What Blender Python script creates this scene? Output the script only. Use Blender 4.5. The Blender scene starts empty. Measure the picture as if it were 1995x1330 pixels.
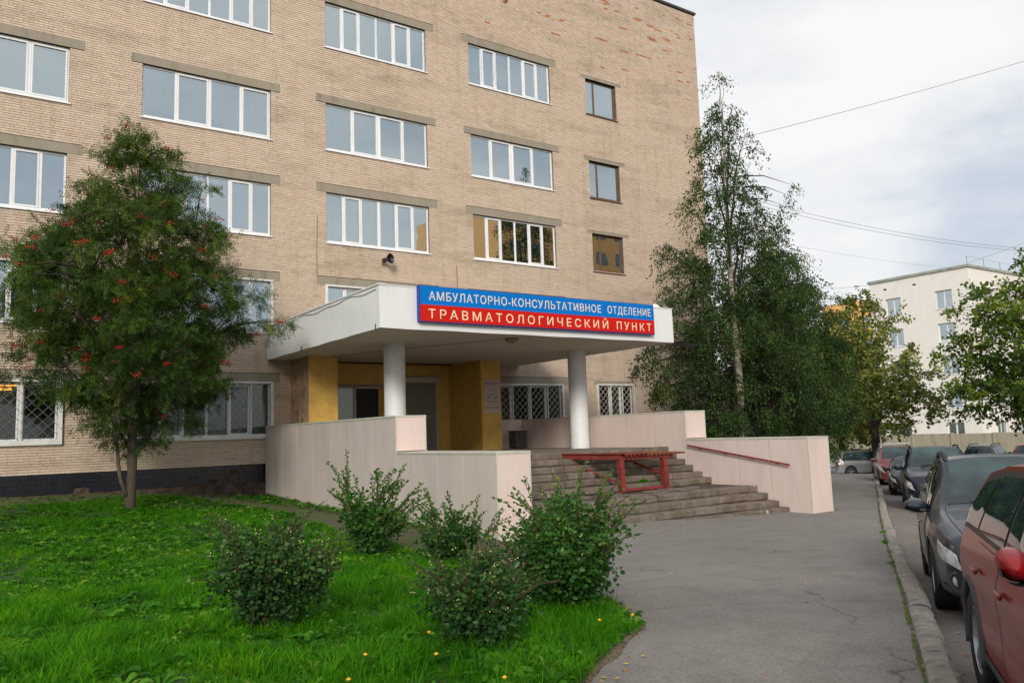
import bpy, bmesh, math, random
import numpy as np
from mathutils import Vector, Matrix, geometry
R_ = math.radians
random.seed(7); rng = np.random.default_rng(7)
sc = bpy.context.scene
COL = sc.collection

# ------------------------------------------------------------ camera
CAM = Vector((-10.269, -26.415, -0.172))
rt = Vector((0.8216, -0.5690, -0.0334)); fw = Vector((0.5684, 0.8150, 0.1123))
fw.normalize(); rt = (rt - fw*rt.dot(fw)).normalized(); up = rt.cross(fw).normalized()
cd = bpy.data.cameras.new('camera'); cam = bpy.data.objects.new('camera', cd); COL.objects.link(cam)
M = Matrix((rt, up, -fw)).transposed().to_4x4(); M.translation = CAM
cam.matrix_world = M
cd.sensor_width = 36; cd.lens = 28.373; cd.clip_start = .05; cd.clip_end = 3000
sc.camera = cam

# ------------------------------------------------------------ sky, sun, exposure
SUN_DIR = Vector((-0.56, -0.72, 0.42)).normalized()      # towards the sun
SUN_EL = math.asin(SUN_DIR.z); SUN_AZ = math.atan2(SUN_DIR.x, SUN_DIR.y)
world = bpy.data.worlds.new('World'); sc.world = world; world.use_nodes = True
wn = world.node_tree.nodes; wl = world.node_tree.links; wn.clear()
wo = wn.new('ShaderNodeOutputWorld'); bg = wn.new('ShaderNodeBackground'); bg.inputs['Strength'].default_value = 0.12
sky = wn.new('ShaderNodeTexSky'); sky.sky_type = 'NISHITA'; sky.sun_disc = False
sky.sun_elevation = SUN_EL; sky.sun_rotation = SUN_AZ; sky.air_density = 1.2; sky.dust_density = 2.5
tc = wn.new('ShaderNodeTexCoord')
def wnoise(scale, detail, rough, sx, sy, sz, off):
    m = wn.new('ShaderNodeMapping'); m.inputs['Scale'].default_value = (sx, sy, sz); m.inputs['Location'].default_value = off
    n = wn.new('ShaderNodeTexNoise'); n.inputs['Scale'].default_value = scale; n.inputs['Detail'].default_value = detail
    n.inputs['Roughness'].default_value = rough
    wl.new(tc.outputs['Generated'], m.inputs['Vector']); wl.new(m.outputs['Vector'], n.inputs['Vector']); return n
def wramp(src, stops):
    r = wn.new('ShaderNodeValToRGB'); e = r.color_ramp.elements
    while len(e) < len(stops): e.new(.5)
    for k, (p, c) in enumerate(stops): e[k].position = p; e[k].color = (*c, 1)
    wl.new(src, r.inputs['Fac']); return r
n1 = wnoise(3.1, 8, .56, 1, 1, 2.6, (.35, .1, .2)); n2 = wnoise(1.1, 3, .45, 1, 1, 1.8, (4.1, 2.2, .6))
K = 1/0.12
shade = wramp(n1.outputs['Fac'], [(.36, (.44*K, .475*K, .54*K)), (.44, (.50*K, .53*K, .58*K)), (.50, (.585*K, .60*K, .63*K)), (.555, (.635*K, .645*K, .66*K)), (.66, (.70*K, .70*K, .70*K))])
cover = wramp(n2.outputs['Fac'], [(.25, (.72,)*3), (.45, (.96,)*3)])
mx = wn.new('ShaderNodeMix'); mx.data_type = 'RGBA'
wl.new(cover.outputs['Color'], mx.inputs[0]); wl.new(sky.outputs['Color'], mx.inputs[6]); wl.new(shade.outputs['Color'], mx.inputs[7])
wl.new(mx.outputs[2], bg.inputs['Color']); wl.new(bg.outputs['Background'], wo.inputs['Surface'])
sl = bpy.data.lights.new('sun', 'SUN'); sl.energy = 1.9; sl.angle = R_(16); sl.color = (1, .93, .82)
so = bpy.data.objects.new('sun', sl); COL.objects.link(so); so.rotation_euler = SUN_DIR.to_track_quat('Z', 'Y').to_euler()
so.location = (-20, -40, 30)
sc.view_settings.view_transform = 'Standard'; sc.view_settings.look = 'None'; sc.view_settings.gamma = 1
sc.view_settings.use_curve_mapping = False; sc.view_settings.exposure = 0.46
sc.render.engine = 'CYCLES'; cy = sc.cycles
cy.use_denoising = True; cy.max_bounces = 7; cy.diffuse_bounces = 3; cy.glossy_bounces = 3; cy.transparent_max_bounces = 10
cy.transmission_bounces = 3; cy.caustics_reflective = False; cy.caustics_refractive = False
cy.use_adaptive_sampling = True; cy.adaptive_threshold = .015; cy.sample_clamp_indirect = 4

# ------------------------------------------------------------ helpers
def sm(a, b, x): t = min(1, max(0, (x-a)/(b-a))); return t*t*(3-2*t)
def G(x, y):                                              # height of the paved ground
    z = -2.17 - .03*(x+1.82)
    if x > 62: z = -2.17 - .03*63.82
    if x < -30: z = -2.17 + .03*28.18
    yy = min(y, 0.)
    if yy < -13.65: z += .02*(min(-13.65-yy, 25))*(1-sm(5, 20, x))
    else: z += .02*(yy+13.65)*(1-sm(8, 16, x))
    return z
def lawn_z(x, y):
    b = G(x, y)
    b += .22*sm(-5, -.5, y)*sm(-2.2, -6, x)
    b += .03 + .025*math.sin(x*1.7+y*.6)*math.cos(y*1.3-x*.4)
    return b
class MB:
    def __init__(s): s.v = []; s.f = []; s.m = []
    def add(s, vs, fs, mi=0):
        o = len(s.v); s.v += [tuple(p) for p in vs]; s.f += [tuple(i+o for i in f) for f in fs]; s.m += [mi]*len(fs)
    def box(s, x0, x1, y0, y1, z0, z1, mi=0):
        s.add([(x0,y0,z0),(x1,y0,z0),(x1,y1,z0),(x0,y1,z0),(x0,y0,z1),(x1,y0,z1),(x1,y1,z1),(x0,y1,z1)],
              [(0,3,2,1),(4,5,6,7),(0,1,5,4),(1,2,6,5),(2,3,7,6),(3,0,4,7)], mi)
    def bar(s, a, b, w, h, mi=0, upv=(0,0,1)):            # box beam from a to b
        a = Vector(a); b = Vector(b); d = (b-a).normalized(); u = Vector(upv)
        if abs(d.dot(u)) > .98: u = Vector((1,0,0))
        r = d.cross(u).normalized(); u = r.cross(d)
        vs = []
        for p in (a, b):
            for sx, sz in ((-1,-1),(1,-1),(1,1),(-1,1)): vs.append(p + r*sx*w/2 + u*sz*h/2)
        s.add(vs, [(0,3,2,1),(4,5,6,7),(0,1,5,4),(1,2,6,5),(2,3,7,6),(3,0,4,7)], mi)
    def tube(s, pts, rad, n=8, mi=0, cap=True):
        pts = [Vector(p) for p in pts]; rs = rad if hasattr(rad, '__len__') else [rad]*len(pts)
        o = len(s.v); prev = None
        for i, p in enumerate(pts):
            d = (pts[min(i+1, len(pts)-1)] - pts[max(i-1, 0)])
            d = d.normalized() if d.length > 1e-9 else Vector((0,0,1))
            if prev is None:
                u = Vector((0,0,1)) if abs(d.z) < .9 else Vector((1,0,0))
                r = d.cross(u).normalized()
            else: r = (prev - d*prev.dot(d)).normalized()
            prev = r; u = d.cross(r)
            for k in range(n):
                a = 2*math.pi*k/n; s.v.append(tuple(p + (r*math.cos(a)+u*math.sin(a))*rs[i]))
        for i in range(len(pts)-1):
            for k in range(n):
                k2 = (k+1) % n; s.f.append((o+i*n+k, o+i*n+k2, o+(i+1)*n+k2, o+(i+1)*n+k)); s.m.append(mi)
        if cap:
            s.f.append(tuple(o+k for k in range(n))[::-1]); s.m.append(mi)
            s.f.append(tuple(o+(len(pts)-1)*n+k for k in range(n))); s.m.append(mi)
    def lathe(s, prof, n=24, mi=0, axis='z', c=(0,0,0), cap=False):
        o = len(s.v)
        for (r, h) in prof:
            for k in range(n):
                a = 2*math.pi*k/n; x, y = r*math.cos(a), r*math.sin(a)
                p = (x, y, h) if axis == 'z' else ((x, h, y) if axis == 'y' else (h, x, y))
                s.v.append((p[0]+c[0], p[1]+c[1], p[2]+c[2]))
        for i in range(len(prof)-1):
            for k in range(n):
                k2 = (k+1) % n; s.f.append((o+i*n+k, o+i*n+k2, o+(i+1)*n+k2, o+(i+1)*n+k)); s.m.append(mi)
        if cap:
            s.f.append(tuple(o+k for k in range(n))); s.m.append(mi)
            s.f.append(tuple(o+(len(prof)-1)*n+k for k in range(n))); s.m.append(mi)
    def grid(s, P, nu, nv, mi=0):                          # P(i,j) -> point, i<=nu, j<=nv
        o = len(s.v)
        for i in range(nu+1):
            for j in range(nv+1): s.v.append(tuple(P(i/nu, j/nv)))
        for i in range(nu):
            for j in range(nv):
                a = o+i*(nv+1)+j; s.f.append((a, a+nv+1, a+nv+2, a+1)); s.m.append(mi)
    def build(s, name, mat, parent=None, smooth=False, auto=None, fix=False):
        me = bpy.data.meshes.new(name); me.from_pydata(s.v, [], s.f)
        for mm in (mat if isinstance(mat, (list, tuple)) else [mat]): me.materials.append(mm)
        if any(s.m): me.polygons.foreach_set('material_index', s.m)
        if fix:
            bm = bmesh.new(); bm.from_mesh(me); bmesh.ops.recalc_face_normals(bm, faces=bm.faces); bm.to_mesh(me); bm.free()
        if smooth: me.polygons.foreach_set('use_smooth', [True]*len(me.polygons))
        if auto is not None:
            me.polygons.foreach_set('use_smooth', [True]*len(me.polygons)); me.set_sharp_from_angle(angle=R_(auto))
        me.update()
        return link(bpy.data.objects.new(name, me), parent)
def link(o, parent=None):
    COL.objects.link(o)
    if parent is not None: o.parent = parent
    return o
def tag(o, label=None, cat=None, group=None, kind=None):
    if label: o['label'] = label
    if cat: o['category'] = cat
    if group: o['group'] = group
    if kind: o['kind'] = kind
    return o
def thing(name, label, cat, loc=(0,0,0), rz=0, group=None):
    o = bpy.data.objects.new(name, None); COL.objects.link(o); o.location = loc; o.rotation_euler = (0,0,rz)
    o.empty_display_size = .2
    return tag(o, label, cat, group)
def bevel(o, w, seg=2, ang=35):
    m = o.modifiers.new('bevel', 'BEVEL'); m.width = w; m.segments = seg; m.limit_method = 'ANGLE'; m.angle_limit = R_(ang)
    return o
def np_mesh(name, V, F, mat, parent=None, attr=None, smooth=False):   # V (n,3), F (m,k) all same k
    me = bpy.data.meshes.new(name); V = np.asarray(V, np.float32); F = np.asarray(F, np.int32); k = F.shape[1]
    me.vertices.add(len(V)); me.vertices.foreach_set('co', V.ravel())
    me.loops.add(F.size); me.loops.foreach_set('vertex_index', F.ravel())
    me.polygons.add(len(F)); me.polygons.foreach_set('loop_start', np.arange(0, F.size, k, dtype=np.int32))
    me.polygons.foreach_set('use_smooth', np.full(len(F), smooth, bool))
    if attr is not None:
        a = me.attributes.new('tint', 'FLOAT', 'FACE'); a.data.foreach_set('value', np.asarray(attr, np.float32))
    me.update(calc_edges=True); me.materials.append(mat)
    return link(bpy.data.objects.new(name, me), parent)

# ------------------------------------------------------------ materials
def newmat(name):
    m = bpy.data.materials.new(name); m.use_nodes = True; nt = m.node_tree
    return m, nt, nt.nodes['Principled BSDF']
def noise(nt, scale, detail=4, rough=.55, vec=None, stretch=None, coord='Object'):
    n = nt.nodes.new('ShaderNodeTexNoise'); n.inputs['Scale'].default_value = scale; n.inputs['Detail'].default_value = detail
    n.inputs['Roughness'].default_value = rough
    t = nt.nodes.new('ShaderNodeTexCoord') if coord == 'Object' else nt.nodes.new('ShaderNodeNewGeometry')
    src = t.outputs['Object'] if coord == 'Object' else t.outputs['Position']
    if stretch:
        mp = nt.nodes.new('ShaderNodeMapping'); mp.inputs['Scale'].default_value = stretch
        nt.links.new(src, mp.inputs['Vector']); src = mp.outputs['Vector']
    nt.links.new(src, n.inputs['Vector']); return n
def ramp(nt, src, stops):
    r = nt.nodes.new('ShaderNodeValToRGB'); e = r.color_ramp.elements
    while len(e) < len(stops): e.new(.5)
    for k, (p, c) in enumerate(stops):
        e[k].position = p; e[k].color = (*c, 1) if len(c) == 3 else (c[0], c[0], c[0], 1)
    nt.links.new(src, r.inputs['Fac']); return r
def mixc(nt, fac, a, b, mode='MIX'):
    m = nt.nodes.new('ShaderNodeMix'); m.data_type = 'RGBA'; m.blend_type = mode
    for inp, v in ((0, fac), (6, a), (7, b)):
        if hasattr(v, 'is_output') or isinstance(v, bpy.types.NodeSocket): nt.links.new(v, m.inputs[inp])
        elif isinstance(v, (int, float)): m.inputs[inp].default_value = v
        else: m.inputs[inp].default_value = (*v, 1)
    return m.outputs[2]
def bump(nt, p, src, strength=.3, dist=.01):
    b = nt.nodes.new('ShaderNodeBump'); b.inputs['Strength'].default_value = strength; b.inputs['Distance'].default_value = dist
    nt.links.new(src, b.inputs['Height']); nt.links.new(b.outputs['Normal'], p.inputs['Normal'])
def simple(name, c, rough=.6, var=.12, scale=6, metal=0, bmp=.0, bscale=None, stretch=None, spec=None, coat=0, coord='Object'):
    m, nt, p = newmat(name)
    n = noise(nt, scale, 5, .6, stretch=stretch, coord=coord)
    lo = tuple(max(0, k*(1-var*1.6)) for k in c); hi = tuple(min(1, k*(1+var)) for k in c)
    r = ramp(nt, n.outputs['Fac'], [(.28, lo), (.5, c), (.72, hi)])
    nt.links.new(r.outputs['Color'], p.inputs['Base Color'])
    p.inputs['Roughness'].default_value = rough; p.inputs['Metallic'].default_value = metal
    if spec is not None: p.inputs['Specular IOR Level'].default_value = spec
    if coat: p.inputs['Coat Weight'].default_value = coat; p.inputs['Coat Roughness'].default_value = .04
    if bmp: bump(nt, p, noise(nt, bscale or scale*6, 5, .6, coord=coord).outputs['Fac'], bmp, .01)
    return m

def brick_mat():
    m, nt, p = newmat('sand_lime_brick')
    at = nt.nodes.new('ShaderNodeAttribute'); at.attribute_name = 'tint'
    oi = nt.nodes.new('ShaderNodeObjectInfo')
    ad = nt.nodes.new('ShaderNodeMath'); ad.operation = 'ADD'
    nt.links.new(at.outputs['Fac'], ad.inputs[0])
    sc_ = nt.nodes.new('ShaderNodeMath'); sc_.operation = 'MULTIPLY'; sc_.inputs[1].default_value = 0.0
    nt.links.new(oi.outputs['Random'], sc_.inputs[0]); nt.links.new(sc_.outputs[0], ad.inputs[1])
    r = ramp(nt, ad.outputs[0], [(0, (.42,.31,.235)), (.2, (.52,.40,.305)), (.45, (.60,.475,.375)), (.68, (.65,.525,.42)), (.86, (.67,.56,.43)), (.94, (.66,.46,.31)), (.965, (.50,.20,.09)), (1, (.42,.15,.07))])
    r.color_ramp.interpolation = 'LINEAR'
    # grime running along the courses, and pale bloom
    g = noise(nt, .5, 6, .65, stretch=(.5, 1, 2.2), coord='P')
    gr = ramp(nt, g.outputs['Fac'], [(.30, (.70,.68,.64)), (.50, (1,1,1)), (.75, (1.0,1.0,1.0))])
    c1 = mixc(nt, .85, r.outputs['Color'], gr.outputs['Color'], 'MULTIPLY')
    s = noise(nt, 1.2, 5, .7, stretch=(2.6, 1, .22), coord='P')
    sr = ramp(nt, s.outputs['Fac'], [(.33, (.78,.76,.70)), (.48, (1,1,1)), (.9, (1,1,1))])
    c2 = mixc(nt, .6, c1, sr.outputs['Color'], 'MULTIPLY')
    nt.links.new(c2, p.inputs['Base Color']); p.inputs['Roughness'].default_value = .85
    bump(nt, p, noise(nt, 60, 4, .7, coord='P').outputs['Fac'], .25, .006)
    return m
def leaf_mat(name, cols, rough=.55, trans=.35):
    m, nt, p = newmat(name)
    at = nt.nodes.new('ShaderNodeAttribute'); at.attribute_name = 'tint'
    oi = nt.nodes.new('ShaderNodeObjectInfo'); ad = nt.nodes.new('ShaderNodeMath'); ad.operation = 'ADD'; ad.use_clamp = True
    ml = nt.nodes.new('ShaderNodeMath'); ml.operation = 'MULTIPLY'; ml.inputs[1].default_value = .0
    if name.startswith('ground_'): ml.inputs[1].default_value = .8
    nt.links.new(oi.outputs['Random'], ml.inputs[0]); nt.links.new(at.outputs['Fac'], ad.inputs[0]); nt.links.new(ml.outputs[0], ad.inputs[1])
    r = ramp(nt, ad.outputs[0], cols)
    rc = r.outputs['Color']
    if name in ('ground_grass', 'ground_weed'):
        q = ramp(nt, noise(nt, .8, 5, .65, coord='P').outputs['Fac'], [(.30, (.50,.52,.55)), (.46, (.85,.86,.9)), (.58, (1.05,1.0,1.0)), (.72, (1.7,1.15,1.0))])
        rc = mixc(nt, 1.0, rc, q.outputs['Color'], 'MULTIPLY')
    nt.links.new(rc, p.inputs['Base Color']); p.inputs['Roughness'].default_value = rough
    p.inputs['Specular IOR Level'].default_value = .10 if name.startswith('ground_') else .3
    tr = nt.nodes.new('ShaderNodeBsdfTranslucent'); nt.links.new(rc, tr.inputs['Color'])
    mx_ = nt.nodes.new('ShaderNodeMixShader'); mx_.inputs[0].default_value = trans
    out = nt.nodes['Material Output']
    nt.links.new(p.outputs[0], mx_.inputs[1]); nt.links.new(tr.outputs[0], mx_.inputs[2]); nt.links.new(mx_.outputs[0], out.inputs['Surface'])
    return m
def glass_mat(name, tint=(.80,.86,.86), ior=1.75, extra=.05):
    m = bpy.data.materials.new(name); m.use_nodes = True; nt = m.node_tree; nt.nodes.clear()
    o = nt.nodes.new('ShaderNodeOutputMaterial'); t = nt.nodes.new('ShaderNodeBsdfTransparent'); t.inputs['Color'].default_value = (*tint, 1)
    g = nt.nodes.new('ShaderNodeBsdfGlossy'); g.inputs['Roughness'].default_value = 0.0; g.inputs['Color'].default_value = (.86,.97,1,1)
    f = nt.nodes.new('ShaderNodeFresnel'); f.inputs['IOR'].default_value = ior
    n = noise(nt, 1.6, 2, .4); b = nt.nodes.new('ShaderNodeBump'); b.inputs['Strength'].default_value = .05; b.inputs['Distance'].default_value = .02
    nt.links.new(n.outputs['Fac'], b.inputs['Height']); nt.links.new(b.outputs[0], g.inputs['Normal'])
    a = nt.nodes.new('ShaderNodeMath'); a.operation = 'ADD'; a.inputs[1].default_value = extra; a.use_clamp = True
    nt.links.new(f.outputs[0], a.inputs[0]); mx_ = nt.nodes.new('ShaderNodeMixShader')
    nt.links.new(a.outputs[0], mx_.inputs[0]); nt.links.new(t.outputs[0], mx_.inputs[1]); nt.links.new(g.outputs[0], mx_.inputs[2])
    nt.links.new(mx_.outputs[0], o.inputs['Surface']); return m
def asphalt_mat(name, base, moss=0, fine=1.0):
    m, nt, p = newmat(name)
    big = noise(nt, .35, 5, .6, coord='P'); fn = noise(nt, 34, 5, .85, coord='P'); mid = noise(nt, 2.2, 6, .65, coord='P')
    r = ramp(nt, big.outputs['Fac'], [(.3, tuple(k*.86 for k in base)), (.7, tuple(k*1.1 for k in base))])
    c = mixc(nt, .8, r.outputs['Color'], ramp(nt, mid.outputs['Fac'], [(.25, (.70,.69,.67)), (.50, (1,1,1)), (.75, (1.10,1.10,1.08))]).outputs['Color'], 'MULTIPLY')
    c = mixc(nt, .7*fine, c, ramp(nt, fn.outputs['Fac'], [(.3, (.50,.50,.50)), (.5, (1,1,1)), (.66, (1.6,1.57,1.5))]).outputs['Color'], 'MULTIPLY')
    # patched cracks
    v = nt.nodes.new('ShaderNodeTexVoronoi'); v.feature = 'DISTANCE_TO_EDGE'; v.inputs['Scale'].default_value = .32
    ge = nt.nodes.new('ShaderNodeNewGeometry'); wv = noise(nt, 1.3, 4, .6, coord='P')
    va = nt.nodes.new('ShaderNodeVectorMath'); va.operation = 'ADD'
    sca = nt.nodes.new('ShaderNodeVectorMath'); sca.operation = 'SCALE'; sca.inputs['Scale'].default_value = .9
    nt.links.new(wv.outputs['Color'], sca.inputs[0]); nt.links.new(ge.outputs['Position'], va.inputs[0]); nt.links.new(sca.outputs[0], va.inputs[1])
    nt.links.new(va.outputs[0], v.inputs['Vector'])
    cr = ramp(nt, v.outputs['Distance'], [(0, (.35,.34,.32)), (.006, (1,1,1)), (1, (1,1,1))])
    msk = ramp(nt, noise(nt, .5, 2, .5, coord='P').outputs['Fac'], [(.46, (0,0,0)), (.56, (.9,.9,.9))])
    c = mixc(nt, msk.outputs['Color'], c, mixc(nt, 1.0, c, cr.outputs['Color'], 'MULTIPLY'))
    if moss:
        mm = ramp(nt, noise(nt, 1.7, 6, .7, coord='P').outputs['Fac'], [(.5-.13*moss, (0,0,0)), (.62-.1*moss, (.85,.85,.85))])
        c = mixc(nt, mm.outputs['Color'], c, (.07,.095,.015))
    nt.links.new(c, p.inputs['Base Color']); p.inputs['Roughness'].default_value = .92
    bump(nt, p, fn.outputs['Fac'], .35, .006)
    return m
def panel_mat(name, base):
    m, nt, p = newmat(name)
    a = noise(nt, 1.1, 5, .6, stretch=(1, 1, .35), coord='P')
    r = ramp(nt, a.outputs['Fac'], [(.3, tuple(k*.84 for k in base)), (.5, base), (.72, tuple(min(1, k*1.07) for k in base))])
    s = noise(nt, 3.5, 5, .7, stretch=(1.6, 1.6, .15), coord='P')
    c = mixc(nt, .28, r.outputs['Color'], ramp(nt, s.outputs['Fac'], [(.3, (.80,.77,.74)), (.52, (1,1,1)), (.8, (1.04,1.03,1.03))]).outputs['Color'], 'MULTIPLY')
    nt.links.new(c, p.inputs['Base Color']); p.inputs['Roughness'].default_value = .48
    return m
def stucco(name, base, dirt=.6, dark=(.55,.53,.48)):
    m, nt, p = newmat(name)
    s = noise(nt, 1.2, 6, .65, stretch=(2.0, 2.0, .5), coord='P')
    r = ramp(nt, s.outputs['Fac'], [(.28, dark), (.45, (.93,.92,.90)), (.62, (1,1,1))])
    c = mixc(nt, dirt, base, r.outputs['Color'], 'MULTIPLY')
    nt.links.new(c, p.inputs['Base Color']); p.inputs['Roughness'].default_value = .8
    bump(nt, p, noise(nt, 14, 6, .65, coord='P').outputs['Fac'], .35, .012)
    return m
def step_mat():
    m, nt, p = newmat('worn_concrete_step')
    a = noise(nt, 2.2, 6, .7, coord='P'); b = noise(nt, 30, 4, .75, coord='P')
    r = ramp(nt, a.outputs['Fac'], [(.28, (.085,.064,.046)), (.5, (.155,.125,.098)), (.72, (.25,.215,.175))])
    c = mixc(nt, .6, r.outputs['Color'], ramp(nt, b.outputs['Fac'], [(.3, (.6,.6,.6)), (.55, (1,1,1)), (.75, (1.3,1.3,1.3))]).outputs['Color'], 'MULTIPLY')
    w = ramp(nt, noise(nt, 1.9, 5, .7, coord='P').outputs['Fac'], [(.64, (0,0,0)), (.68, (.7,.7,.7))])
    c = mixc(nt, w.outputs['Color'], c, (.55,.53,.50))
    nt.links.new(c, p.inputs['Base Color']); p.inputs['Roughness'].default_value = .9; bump(nt, p, b.outputs['Fac'], .5, .012)
    return m
BM = {}
def mats():
    B = BM
    B['brick'] = brick_mat(); B['mortar'] = simple('dark_mortar', (.17,.135,.105), .95, .3, 3, coord='P')
    B['shadebrick'] = simple('shaded_sand_brick', (.44,.29,.195), .88, .35, 5, bmp=.2, coord='P')  # same sand brick as the facade, with shade painted into its colour
    B['lintel'] = stucco('lintel_concrete', (.31,.275,.215), .9, (.55,.55,.52))
    B['pvc'] = simple('white_plastic', (.80,.81,.83), .35, .05, 2)
    B['whitemetal'] = simple('white_painted_metal', (.70,.71,.70), .5, .14, 3)
    B['oldwood'] = simple('brown_window_wood', (.135,.075,.045), .6, .3, 5)
    B['rust'] = simple('rust', (.36,.15,.05), .9, .3, 9)
    B['glass'] = glass_mat('window_glass', (.90,.96,.99), 1.85, .40); B['glassdark'] = glass_mat('window_glass_low', (.62,.68,.62), 1.6, .04)
    for n, c in dict(sheer=(.80,.86,.87), blind=(.84,.87,.78), bluegrey=(.55,.69,.74), lilac=(.42,.40,.56), dim=(.36,.48,.55), dark=(.035,.035,.04), turq=(.10,.50,.55), lace=(.78,.86,.82), amber=(.18,.10,.04), green=(.16,.20,.16)).items():  # dim and bluegrey: part of the panes' sky reflection put into colour
        B['cur_'+n] = simple('curtain_'+n, c, .9, .05, 3, stretch=(6, 1, .4))  # dark: near-black sheets painted in for unlit rooms and openings
    B['film'] = simple('blue_protective_film', (.55,.68,.85), .4, .3, 26)
    B['tile'] = simple('dark_glazed_tile', (.012,.014,.022), .22, .3, 4, spec=.6)
    B['plinth'] = simple('crumbling_plinth', (.075,.052,.042), .95, .5, 5, bmp=.4)
    B['whitewall'] = stucco('whitewashed_concrete', (.74,.76,.775), .30, (.72,.72,.70)); B['soffit'] = stucco('shaded_soffit_white', (.62,.575,.52), .3)  # soffit: the same white, dimmed and browned to paint in shade and bounce
    B['colpaint'] = simple('column_paint', (.68,.70,.71), .55, .05, 2)
    B['yellow'] = simple('ochre_painted_brick', (.70,.45,.11), .55, .12, 3, coord='P')
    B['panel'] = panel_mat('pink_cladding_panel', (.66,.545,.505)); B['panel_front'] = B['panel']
    B['panel_side'] = panel_mat('shaded_pink_cladding_panel', (.54,.475,.445))  # shaded copy of the pink panel for the left parapet's outer side
    B['trim'] = simple('pale_green_trim', (.50,.54,.44), .4, .08, 4)
    B['step'] = step_mat(); B['porch'] = simple('porch_concrete', (.20,.165,.13), .9, .25, 3, bmp=.3, coord='P')
    B['redpaint'] = simple('dark_red_paint', (.20,.030,.025), .55, .35, 7, stretch=(1,1,1)); B['slat'] = simple('orange_brown_slat', (.20,.055,.024), .6, .3, 12)
    B['blue'] = simple('sign_blue', (.0,.165,.56), .5, .04, 1, spec=.12); B['red'] = simple('sign_red', (.56,.014,.008), .5, .04, 1, spec=.12)
    B['signside'] = simple('sign_edge_blue', (.01,.03,.30), .35, .1, 2); B['cream'] = simple('cream_letter', (.80,.70,.50), .5, .02, 2)
    B['shutter'] = simple('grey_shutter', (.30,.275,.25), .45, .06, 2); B['shutterbox'] = simple('pale_shutter_box', (.48,.44,.40), .45, .06, 2)
    B['board'] = simple('notice_board', (.55,.50,.44), .5, .05, 2); B['ink'] = simple('dark_print', (.05,.04,.06), .7, .1, 2)
    B['printred'] = simple('red_print', (.55,.06,.06), .6, .1, 2); B['printblue'] = simple('blue_print', (.05,.06,.35), .6, .1, 2); B['printgrey'] = simple('grey_print', (.30,.26,.24), .7, .1, 2)
    B['darkplastic'] = simple('dark_plastic', (.022,.022,.026), .45, .15, 5); B['bin'] = simple('dark_grey_bin', (.04,.038,.042), .45, .15, 3)
    B['lampglass'] = simple('dirty_lamp_glass', (.30,.24,.12), .3, .3, 8); B['lampbase'] = simple('lamp_base', (.20,.17,.13), .6, .2, 4)
    B['asphalt'] = asphalt_mat('grey_asphalt', (.200,.184,.168)); B['road'] = asphalt_mat('road_asphalt', (.19,.168,.146)); B['path'] = asphalt_mat('mossy_old_path', (.070,.060,.045), 1)
    B['farground'] = asphalt_mat('yard_ground', (.19,.175,.155), .3)
    B['kerb'] = simple('worn_kerb_stone', (.30,.265,.225), .92, .30, 7, bmp=.9, bscale=45, coord='P')
    B['soil'] = simple('lawn_soil', (.022,.055,.004), .95, .5, 4, coord='P'); B['moss'] = simple('moss', (.085,.115,.014), .95, .4, 9, coord='P')
    G1 = [(0,(.012,.060,.001)),(.3,(.030,.165,.002)),(.65,(.062,.29,.003)),(1,(.13,.38,.008))]
    B['grass'] = leaf_mat('ground_grass', G1, .5, .4); B['weed'] = leaf_mat('ground_weed', [(0,(.016,.075,.006)),(.5,(.040,.17,.010)),(.85,(.09,.28,.015)),(1,(.20,.36,.05))], .5, .35)
    B['rowanleaf'] = leaf_mat('rowan_leaf', [(0,(.016,.038,.005)),(.35,(.042,.092,.011)),(.65,(.085,.152,.017)),(.88,(.16,.22,.024)),(1,(.26,.28,.03))])
    B['birchleaf'] = leaf_mat('birch_leaf', [(0,(.012,.032,.006)),(.4,(.034,.078,.014)),(.75,(.075,.130,.022)),(.955,(.12,.16,.03)),(1,(.42,.28,.03))])
    B['lindenleaf'] = leaf_mat('linden_leaf', [(0,(.060,.085,.015)),(.4,(.16,.20,.035)),(.8,(.30,.33,.06)),(.97,(.42,.38,.06)),(1,(.60,.34,.03))])
    B['mapleleaf'] = leaf_mat('maple_leaf', [(0,(.035,.075,.008)),(.4,(.090,.165,.014)),(.75,(.20,.27,.022)),(.95,(.26,.26,.03)),(1,(.45,.25,.03))])
    B['shrubleaf'] = leaf_mat('shrub_leaf', [(0,(.010,.042,.006)),(.4,(.026,.100,.014)),(.72,(.058,.17,.022)),(.93,(.12,.20,.03)),(1,(.25,.26,.04))], .45, .28)
    B['shrubleafdull'] = leaf_mat('dull_shrub_leaf', [(0,(.010,.036,.008)),(.4,(.026,.084,.016)),(.72,(.055,.14,.026)),(.93,(.12,.20,.04)),(1,(.28,.28,.08))], .5, .28)
    B['bark'] = simple('grey_brown_bark', (.095,.075,.055), .9, .4, 9, bmp=.5, stretch=(3,3,.8)); B['darkbark'] = simple('dark_bark', (.035,.026,.02), .9, .3, 9)
    B['twig'] = simple('reddish_twig', (.06,.032,.02), .8, .3, 9)
    m, nt, p = newmat('birch_bark'); w = noise(nt, 5, 5, .7, stretch=(.6,.6,3.5)); r = ramp(nt, w.outputs['Fac'], [(.40,(.05,.04,.035)),(.47,(.42,.36,.29)),(.7,(.58,.51,.43))]); nt.links.new(r.outputs['Color'], p.inputs['Base Color']); p.inputs['Roughness'].default_value = .8; B['birchbark'] = m
    B['berry'] = simple('red_berry', (.46,.012,.006), .35, .1, 5); B['paleberry'] = simple('pale_berry', (.62,.62,.30), .5, .1, 5); B['flower'] = simple('yellow_flower', (.85,.45,.01), .6, .1, 5)
    B['fallen'] = leaf_mat('ground_fallen_leaf', [(0,(.22,.09,.03)),(.5,(.42,.20,.05)),(1,(.60,.42,.10))], .8, .1)
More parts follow.
